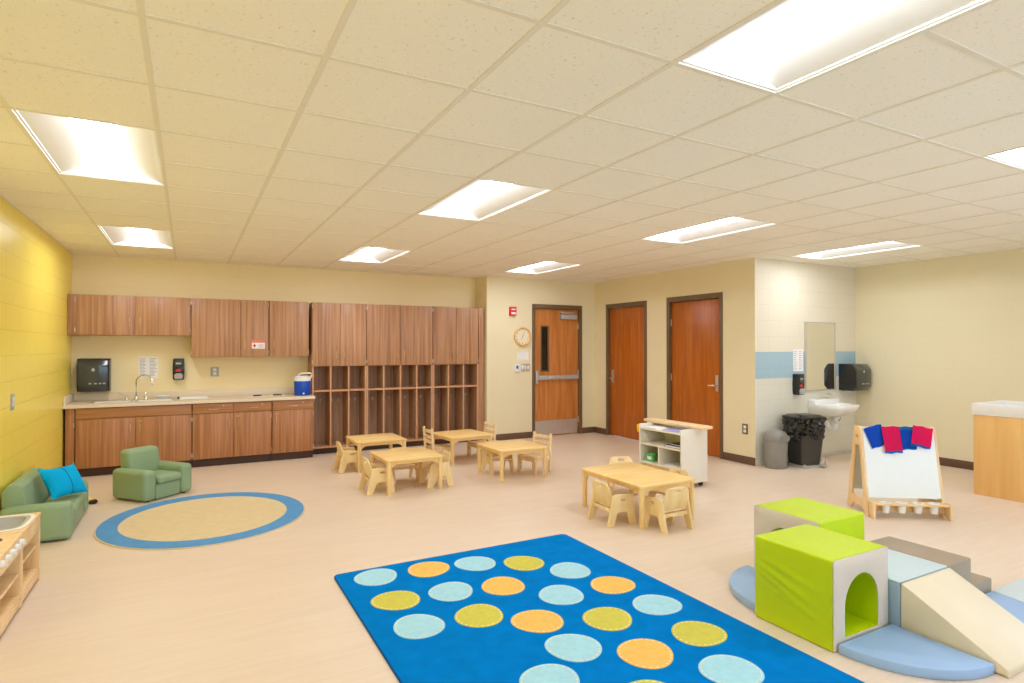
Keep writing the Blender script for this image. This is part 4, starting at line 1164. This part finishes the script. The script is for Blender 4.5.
b = MB(); b.plate(arc + [(-.50, -.42), (.40, -.42), (.40, .43), (arc[0][0] + .03, .43)], (), .05, XY(.025), bevel=.008); b.build('mat_panel', M['paleblue'], t)
b = MB(); soft(b, .4015, .84, -.42, .43, 0, .05, .008); b.build('mat_panel', M['paleblue'], t)

# ------------------------------------------------------------------ tables
TABLE_G = 'small square toddler tables'
def make_table(label, w, d, loc, rz, group=None):
    t = thing('toddler_table', label, 'table', loc, rz, group)
    H = .356; th = .022; lx = w / 2 - .032; ly = d / 2 - .032
    b = MB(); b.plate(rnd(rect(-w / 2, w / 2, -d / 2, d / 2), .03, 5), (), th, XY(H - th / 2), bevel=.005); b.build('tabletop', M['maple'], t)
    z1 = H - th - .0005
    def apr(L):
        a = L / 2 - .024
        return [(-a, z1), (-a, z1 - .085)] + [(-a + .075 * (1 - math.cos(k * PI / 12)), z1 - .085 + .055 * math.sin(k * PI / 12)) for k in range(1, 7)] + \
               [(a - .075 * (1 - math.cos(k * PI / 12)), z1 - .085 + .055 * math.sin(k * PI / 12)) for k in range(6, 0, -1)] + [(a, z1 - .085), (a, z1)]
    for s in (-1, 1):
        b = MB(); b.plate(apr(2 * lx), (), .018, XZ(s * ly), bevel=.002); b.build('apron', M['maple'], t)
        b = MB(); b.plate(apr(2 * ly), (), .018, YZ(s * lx), bevel=.002); b.build('apron', M['maple'], t)
    for sx in (-1, 1):
        for sy in (-1, 1):
            b = MB(); b.lathe([(0, 0), (.018, 0), (.020, .006), (.0225, .20), (.0225, z1 - .075), (.0235, z1), (0, z1)], 20, xf=Matrix.Translation((sx * lx, sy * ly, 0)))
            b.build('leg', M['maple_v'], t)
    return t
make_table('square maple table nearest the left end of the cubbies', .62, .62, (2.072, 7.37, 0), 0, TABLE_G)
make_table('square maple table standing in front of the leftmost table', .62, .62, (2.048, 6.12, 0), .02, TABLE_G)
make_table('square maple table with two ladder back chairs near the cubbies', .62, .62, (3.165, 7.19, 0), .09, TABLE_G)
make_table('square maple table with one ladder back chair on its right', .62, .62, (3.30, 6.06, 0), .01, TABLE_G)
make_table('rectangular maple table in front of the white bookcase', .62, .86, (3.545, 4.165, 0), 0)

# panel chairs: front is +y
def make_panel_chair(label, loc, rz, group):
    t = thing('toddler_chair', label, 'chair', loc, rz, group)
    side = rnd([(-.155, 0), (-.088, 0), (-.05, .115), (.045, .115), (.078, 0), (.148, 0), (.108, .256), (-.095, .266)], [.006, .006, .02, .02, .006, .006, .035, .03], 4)
    for s in (-1, 1):
        b = MB(); b.plate(side, [slot(.012, .215, .055, .02)], .016, YZ(s * .14), bevel=.003); b.build('side_panel', M['birch'], t)
    lean = math.radians(13)
    up = (0, -math.sin(lean), math.cos(lean))
    b = MB(); back = rnd([(-.131, 0), (.131, 0), (.131, .11), (.105, .19), (-.105, .19), (-.131, .11)], [.01, .01, .08, .09, .09, .08], 6)
    nrm = Vector((1, 0, 0)).cross(Vector(up))
    b.plate(back, [slot(0, .155, .062, .022)], .014, mat4((0, -.083, .168), (1, 0, 0), up, tuple(nrm)), bevel=.003); b.build('backrest', M['birch'], t)
    b = MB(); b.box(-.1315, .1315, -.085, .118, .148, .164, .004); b.build('seat', M['birch_light'], t)
    b = MB(); b.box(-.1315, .1315, -.10, -.086, .112, .142, .003); b.build('rail', M['birch'], t)
    return t
PG = 'solid sided toddler chairs'
W_, E_, N_, S_ = PI / 2, -PI / 2, 0.0, PI      # facing -x, +x, +y, -y
pc = make_panel_chair('solid sided chair left of the table nearest the cubbies end', (1.71, 7.27, 0), E_, PG)
for (x, y, rz, lab) in (
        (1.725, 6.085, E_ + .03, 'solid sided chair left of the table in front of the leftmost table'),
        (2.365, 6.06, W_ - .03, 'solid sided chair right of the table in front of the leftmost table'),
        (2.105, 6.41, S_ + .06, 'solid sided chair between the two tables at the left'),
        (3.255, 6.325, S_ + .05, 'solid sided chair under the far side of the table with one ladder chair'),
        (3.19, 4.06, E_ - .03, 'solid sided chair on the left of the rectangular table'),
        (3.49, 3.715, N_, 'solid sided chair at the near end of the rectangular table'),
        (3.905, 4.775, 2.74, 'solid sided chair at the far end of the rectangular table'),
        (3.91, 4.12, W_ + .04, 'solid sided chair on the bookcase side of the rectangular table')):
    dup(pc, (x, y, 0), rz, lab, PG)

def make_ladder_chair(label, loc, rz, group):
    t = thing('ladder_chair', label, 'chair', loc, rz, group)
    for s in (-1, 1):
        b = MB(); x = s * .132
        pr = [(-.150, 0), (-.122, 0), (-.118, .20), (-.142, .452), (-.168, .452), (-.146, .20)]
        b.plate(rnd(pr, .004, 2), (), .026, YZ(x), bevel=.004); b.build('leg', M['birch_light'], t)
        b = MB(); b.box(x - .014, x + .014, .108, .136, 0, .181, .004); b.build('leg', M['birch_light'], t)
        b = MB(); b.box(x - .009, x + .009, -.1185, .1075, .145, .18, .002); b.build('rail', M['birch_light'], t)
    for z in (.265, .335, .405):
        y = -.132 - (z - .2) * .095
        b = MB(); b.plate(rnd(rect(-.1185, .1185, z - .02, z + .022), .004), (), .014, XZ(y), bevel=.003); b.build('slat', M['birch_light'], t)
    b = MB(); b.plate(rnd(rect(-.148, .148, -.116, .148), .012), (), .015, XY(.1893), bevel=.004); b.build('seat', M['birch_light'], t)
    b = MB(); b.box(-.1175, .1175, .113, .131, .145, .18, .002); b.build('apron', M['birch_light'], t)
    return t
LG = 'ladder back toddler chairs'
lc = make_ladder_chair('ladder back chair left of the table near the cubbies', (2.875, 7.27, 0), E_ + .04, LG)
dup(lc, (3.50, 7.30, 0), W_ + .1, 'ladder back chair right of the table near the cubbies', LG)
dup(lc, (3.64, 6.12, 0), W_ + .30, 'ladder back chair nearest the entry door baseboard', LG)

# ------------------------------------------------------------------ white bookcase
t = thing('bookcase', 'low white bookcase on casters in front of the closet doors', 'bookcase', (4.515, 4.59, 0), 0.03)
# local: front at x=0 facing -x, width along +y, depth along +x
D, W, H, tk = .39, .64, .625, .018
for yy in (0, W - tk):
    b = MB(); b.plate(rnd(rect(0, D, .05, H), .006), (), tk, mat4((0, yy + tk / 2, 0), (1, 0, 0), (0, 0, 1), (0, -1, 0)), bevel=.003); b.build('side_panel', M['whitewood'], t)
b = MB(); b.box(D - .012, D, tk + .0005, W - tk - .0005, .06, H); b.build('back_panel', M['whitewood'], t)
for z in (.20, .405, .575):
    b = MB(); b.box(.002, D - .0125, tk + .0005, W - tk - .0005, z - .009, z + .009, .002); b.build('shelf', M['whitewood'], t)
b = MB(); b.box(.004, D - .0125, W * .53 - .008, W * .53 + .008, .2095, .3955, .002); b.build('divider', M['whitewood'], t)
b = MB(); b.box(.05, .066, tk + .0005, W - tk - .0005, .06, .1905); b.build('kick_board', M['beech'], t)
for cx in (.05, D - .05):
    for cy in (.05, W - .05):
        b = MB(); b.cyl((cx, cy - .011, .0251), (cx, cy + .011, .0251), .025, n=18); b.box(cx - .014, cx + .014, cy - .016, cy + .016, .0505, .0595)
        b.build('caster', M['black'], t)
def bpt(x, y, z):
    c, s = math.cos(.03), math.sin(.03); return (4.515 + c * x - s * y, 4.59 + s * x + c * y, z)
b = MB(); b.plate(rnd(rect(-.09, .09, -.45, .45), .045, 5), (), .03, XY(.0152), bevel=.007); o = b.build('wooden_board', M['birch_light']); o.location = bpt(.27, .33, H + .0003); o.rotation_euler = (0, 0, .03)
tag(o, 'long wooden board lying across the back of the bookcase top', 'board')
def book(label, x, y, z, w, d, th, mat, rz, name='book'):
    o = thing(name, label, 'book', bpt(x, y, z), rz)
    b = MB(); b.box(-w / 2, w / 2, -d / 2, d / 2, 0, .002, .0005); b.box(-w / 2, w / 2, -d / 2, d / 2, th - .002, th, .0005); b.box(-w / 2, w / 2, d / 2 - .002, d / 2, .002, th - .002); b.build('cover', M[mat], o)
    b = MB(); b.box(-w / 2 + .004, w / 2 - .004, -d / 2 + .004, d / 2 - .0022, .0022, th - .0022); b.build('pages', M['paper'], o)
    return o
ZS = .5845
book('lilac covered book lying on the bookcase top tray', .10, .17, ZS, .16, .24, .012, 'lilac', .1)
book('white covered book lying open side up on the bookcase top tray', .10, .47, ZS, .16, .22, .012, 'paper', -.12)
book('purple book lying on the middle shelf of the bookcase', .12, .15, .4145, .18, .24, .022, 'purple', .06)
book('dark grey book on top of the purple book', .14, .145, .4370, .15, .20, .014, 'darkgrey', -.1)
book('white magazine lying in the lower right bay of the bookcase', .12, .16, .2095, .18, .24, .012, 'paper', .05)
book('grey magazine on top of the white one in the bookcase', .13, .15, .2220, .17, .22, .012, 'lgrey', -.12)
o = thing('carton', 'green carton in the lower left bay of the bookcase', 'box', bpt(.10, .53, .2093), .1)
b = MB(); b.box(-.05, .05, -.055, .055, 0, .085, .003); b.build('body', M['green_card'], o)
b = MB(); b.box(-.0515, -.0503, -.03, .03, .02, .055); b.build('label_patch', M['paper'], o)
o = thing('toy_basket', 'small dark basket beside the green carton in the bookcase', 'basket', bpt(.14, .42, .2093), 0)
b = MB(); b.lathe([(0, .001), (.04, .001), (.05, .07), (.053, .07), (.053, .074), (.046, .074), (.037, .006), (0, .006)], 20); b.build('body', M['darkgrey'], o)
o = thing('yellow_clip', 'yellow plastic clip holder on the far end of the bookcase', 'clip', bpt(.035, W + .0005, .525), .03)
b = MB(); b.plate(rnd([(-.03, 0), (.03, .01), (.035, .085), (-.035, .085)], .01), (), .04, XZ(.0205), bevel=.004); b.box(-.012, .012, .0407, .05, .04, .07, .002); b.build('tab', M['yellowp'], o)

# ------------------------------------------------------------------ easel
ea = math.atan2(-.37, .55)
t = thing('easel', 'double sided wooden easel with a white board and paint tray', 'easel', (5.53, 2.915, 0), ea)
# local: x along the board, front is -y
hw = .322; HT_ = .77
fy, by = -.005, .40
legp = [(fy, 0), (fy + .07, 0), (fy + .12, .055), (by - .12, .055), (by - .07, 0), (by, 0), (.262, HT_ - .02), (.24, HT_), (.16, HT_), (.138, HT_ - .02)]
hole = rnd([(.085, .13), (.31, .13), (.235, .60), (.165, .60)], .02)
hole2 = slot(.2, .675, .05, .03)
for s in (-1, 1):
    b = MB(); b.plate(rnd(legp, [.006, .006, .03, .03, .006, .006, .02, .02, .02, .02], 4), [hole, hole2], .02, YZ(s * (hw - .01)), bevel=.003); b.build('side_frame', M['beech'], t)
for s, nm in ((1, 'front'), (-1, 'back')):
    a0 = Vector((0, fy + .035, .16)) if s > 0 else Vector((0, by - .035, .16)); a1 = Vector((0, .145, HT_ - .01)) if s > 0 else Vector((0, .255, HT_ - .01))
    up = (a1 - a0).normalized(); L = (a1 - a0).length
    nrm = Vector((1, 0, 0)).cross(up)
    b = MB(); b.plate(rect(-hw + .0205, hw - .0205, 0, L), (), .006, mat4(tuple(a0), (1, 0, 0), tuple(up), tuple(nrm)))
    b.build('board', M['board'], t)
b = MB(); b.cyl((-hw + .0203, .2, HT_ - .022), (hw - .0203, .2, HT_ - .022), .012, n=12); b.build('top_rail', M['beech'], t)
# tray with round cup holes
cups = [-.198, -.066, .066, .198]
b = MB(); b.plate(rect(-hw + .0203, hw - .0203, -.088, .02), [[(cx + .036 * math.cos(2 * PI * k / 20), -.042 + .036 * math.sin(2 * PI * k / 20)) for k in range(20)] for cx in cups], .014, XY(.125)); b.box(-hw + .0203, hw - .0203, .004, .018, .045, .117)
b.build('tray', M['beech'], t)
for s in (-1, 1):
    b = MB(); b.plate(rnd([(-.092, .0), (-.05, 0), (-.0055, .03), (-.0055, .14), (-.092, .14)], .01), (), .02, YZ(s * (hw - .01)), bevel=.003); b.build('tray_bracket', M['beech'], t)
el = Matrix.Rotation(ea, 4, 'Z'); FS = 1
for k, cx in enumerate(cups):
    p = el @ Vector((cx, -.042, 0)); 
    nm = ('white paint cup at the left end of the easel tray', 'white paint cup second from the left in the easel tray', 'white paint cup second from the right in the easel tray', 'white paint cup at the right end of the easel tray')[k]
    o = thing('paint_cup', nm, 'cup', (5.53 + p.x, 2.915 + p.y, .05), 0, 'paint cups in the easel tray')
    b = MB(); b.lathe([(0, .0), (.026, 0), (.028, .004), (.0345, .082), (.041, .0835), (.041, .088), (.033, .088), (.0265, .008), (0, .006)], 24); b.build('body', M['white'], o)
# felt pouches draped over the top edge
up = (Vector((0, .145, HT_ - .01)) - Vector((0, fy + .035, .16))).normalized()
for k, (cx, w, L, tl, mt, band, lab) in enumerate((
        (-.222, .155, .185, .32, 'felt_b', 0, 'royal blue felt pouch at the left end of the easel top'),
        (-.075, .150, .215, .06, 'felt_p', 1, 'longest magenta felt pouch with a blue lower hem on the easel'),
        (.050, .170, .190, .04, 'felt_b', 2, 'royal blue felt pouch with a lighter fold between the magenta ones'),
        (.205, .165, .165, -.22, 'felt_p', 1, 'magenta felt pouch at the right end of the easel top'))):
    o = thing('felt_pouch', lab, 'pouch', (0, 0, 0), 0, 'felt pouches on the easel')
    nrm = Vector((1, 0, 0)).cross(up)
    top = Vector((cx, .145, HT_ - .01)) + nrm * -.0 
    fwd = Vector((0, -up.z, up.y))
    base = top + fwd * (.012 + .016 * (k % 2)) * FS + up * .012
    c, s = math.cos(tl), math.sin(tl)
    ax = Vector((1, 0, 0)) * c + up * s; ay = up * c - Vector((1, 0, 0)) * s
    mw = Matrix.Translation((5.53, 2.915, 0)) @ el @ mat4(tuple(base), tuple(ax), tuple(ay), tuple(ax.cross(ay)))
    o.matrix_world = mw
    def cloth(y0, y1, zoff, amp):
        bm2 = bmesh.new(); g = []
        for i in range(13):
            r_ = []
            for j in range(9):
                x = -w / 2 + w * i / 12; y = y0 + (y1 - y0) * j / 8
                r_.append(bm2.verts.new((x * (1 + .02 * (j / 8)), y + .004 * math.sin(i * .9 + k), zoff + amp * math.sin(i * .7 + k * 2) * (1 - j / 8) + amp * .5)))
            g.append(r_)
        for i in range(12):
            for j in range(8): bm2.faces.new((g[i][j], g[i + 1][j], g[i + 1][j + 1], g[i][j + 1]))
        bmesh.ops.solidify(bm2, geom=list(bm2.faces), thickness=.0035)
        return bm2
    b = MB(); b.merge(cloth(-L, .0, .0, .002)); b.box(-.02, .02, -.003, .001, -.045, .001, .0008); b.build('pouch_front', M[mt], o, angle=50)
    if band == 1:
        b = MB(); b.merge(cloth(-L - .02, -L + .004, -.0045, .001)); b.build('hem', M['felt_c'], o, angle=50)
    elif band == 2:
        b = MB(); b.merge(cloth(-.03, -.0, .0055, .001)); b.build('fold', M['felt_c'], o, angle=50)
        b = MB(); b.merge(cloth(-L - .012, -L + .004, -.0045, .001)); b.build('hem', M['felt_c'], o, angle=50)

# ------------------------------------------------------------------ light and render look
wd = bpy.data.worlds.new('World'); scene.world = wd; wd.use_nodes = True
nt = wd.node_tree; bg = nt.nodes['Background']
bg.inputs['Color'].default_value = (.80, 1.0, 1.34, 1); bg.inputs['Strength'].default_value = 4.2
scene.view_settings.view_transform = 'Standard'
scene.view_settings.look = 'None'
scene.view_settings.gamma = 1.0
scene.view_settings.use_curve_mapping = False
scene.view_settings.exposure = 0.0
scene.cycles.max_bounces = 10
scene.cycles.diffuse_bounces = 6
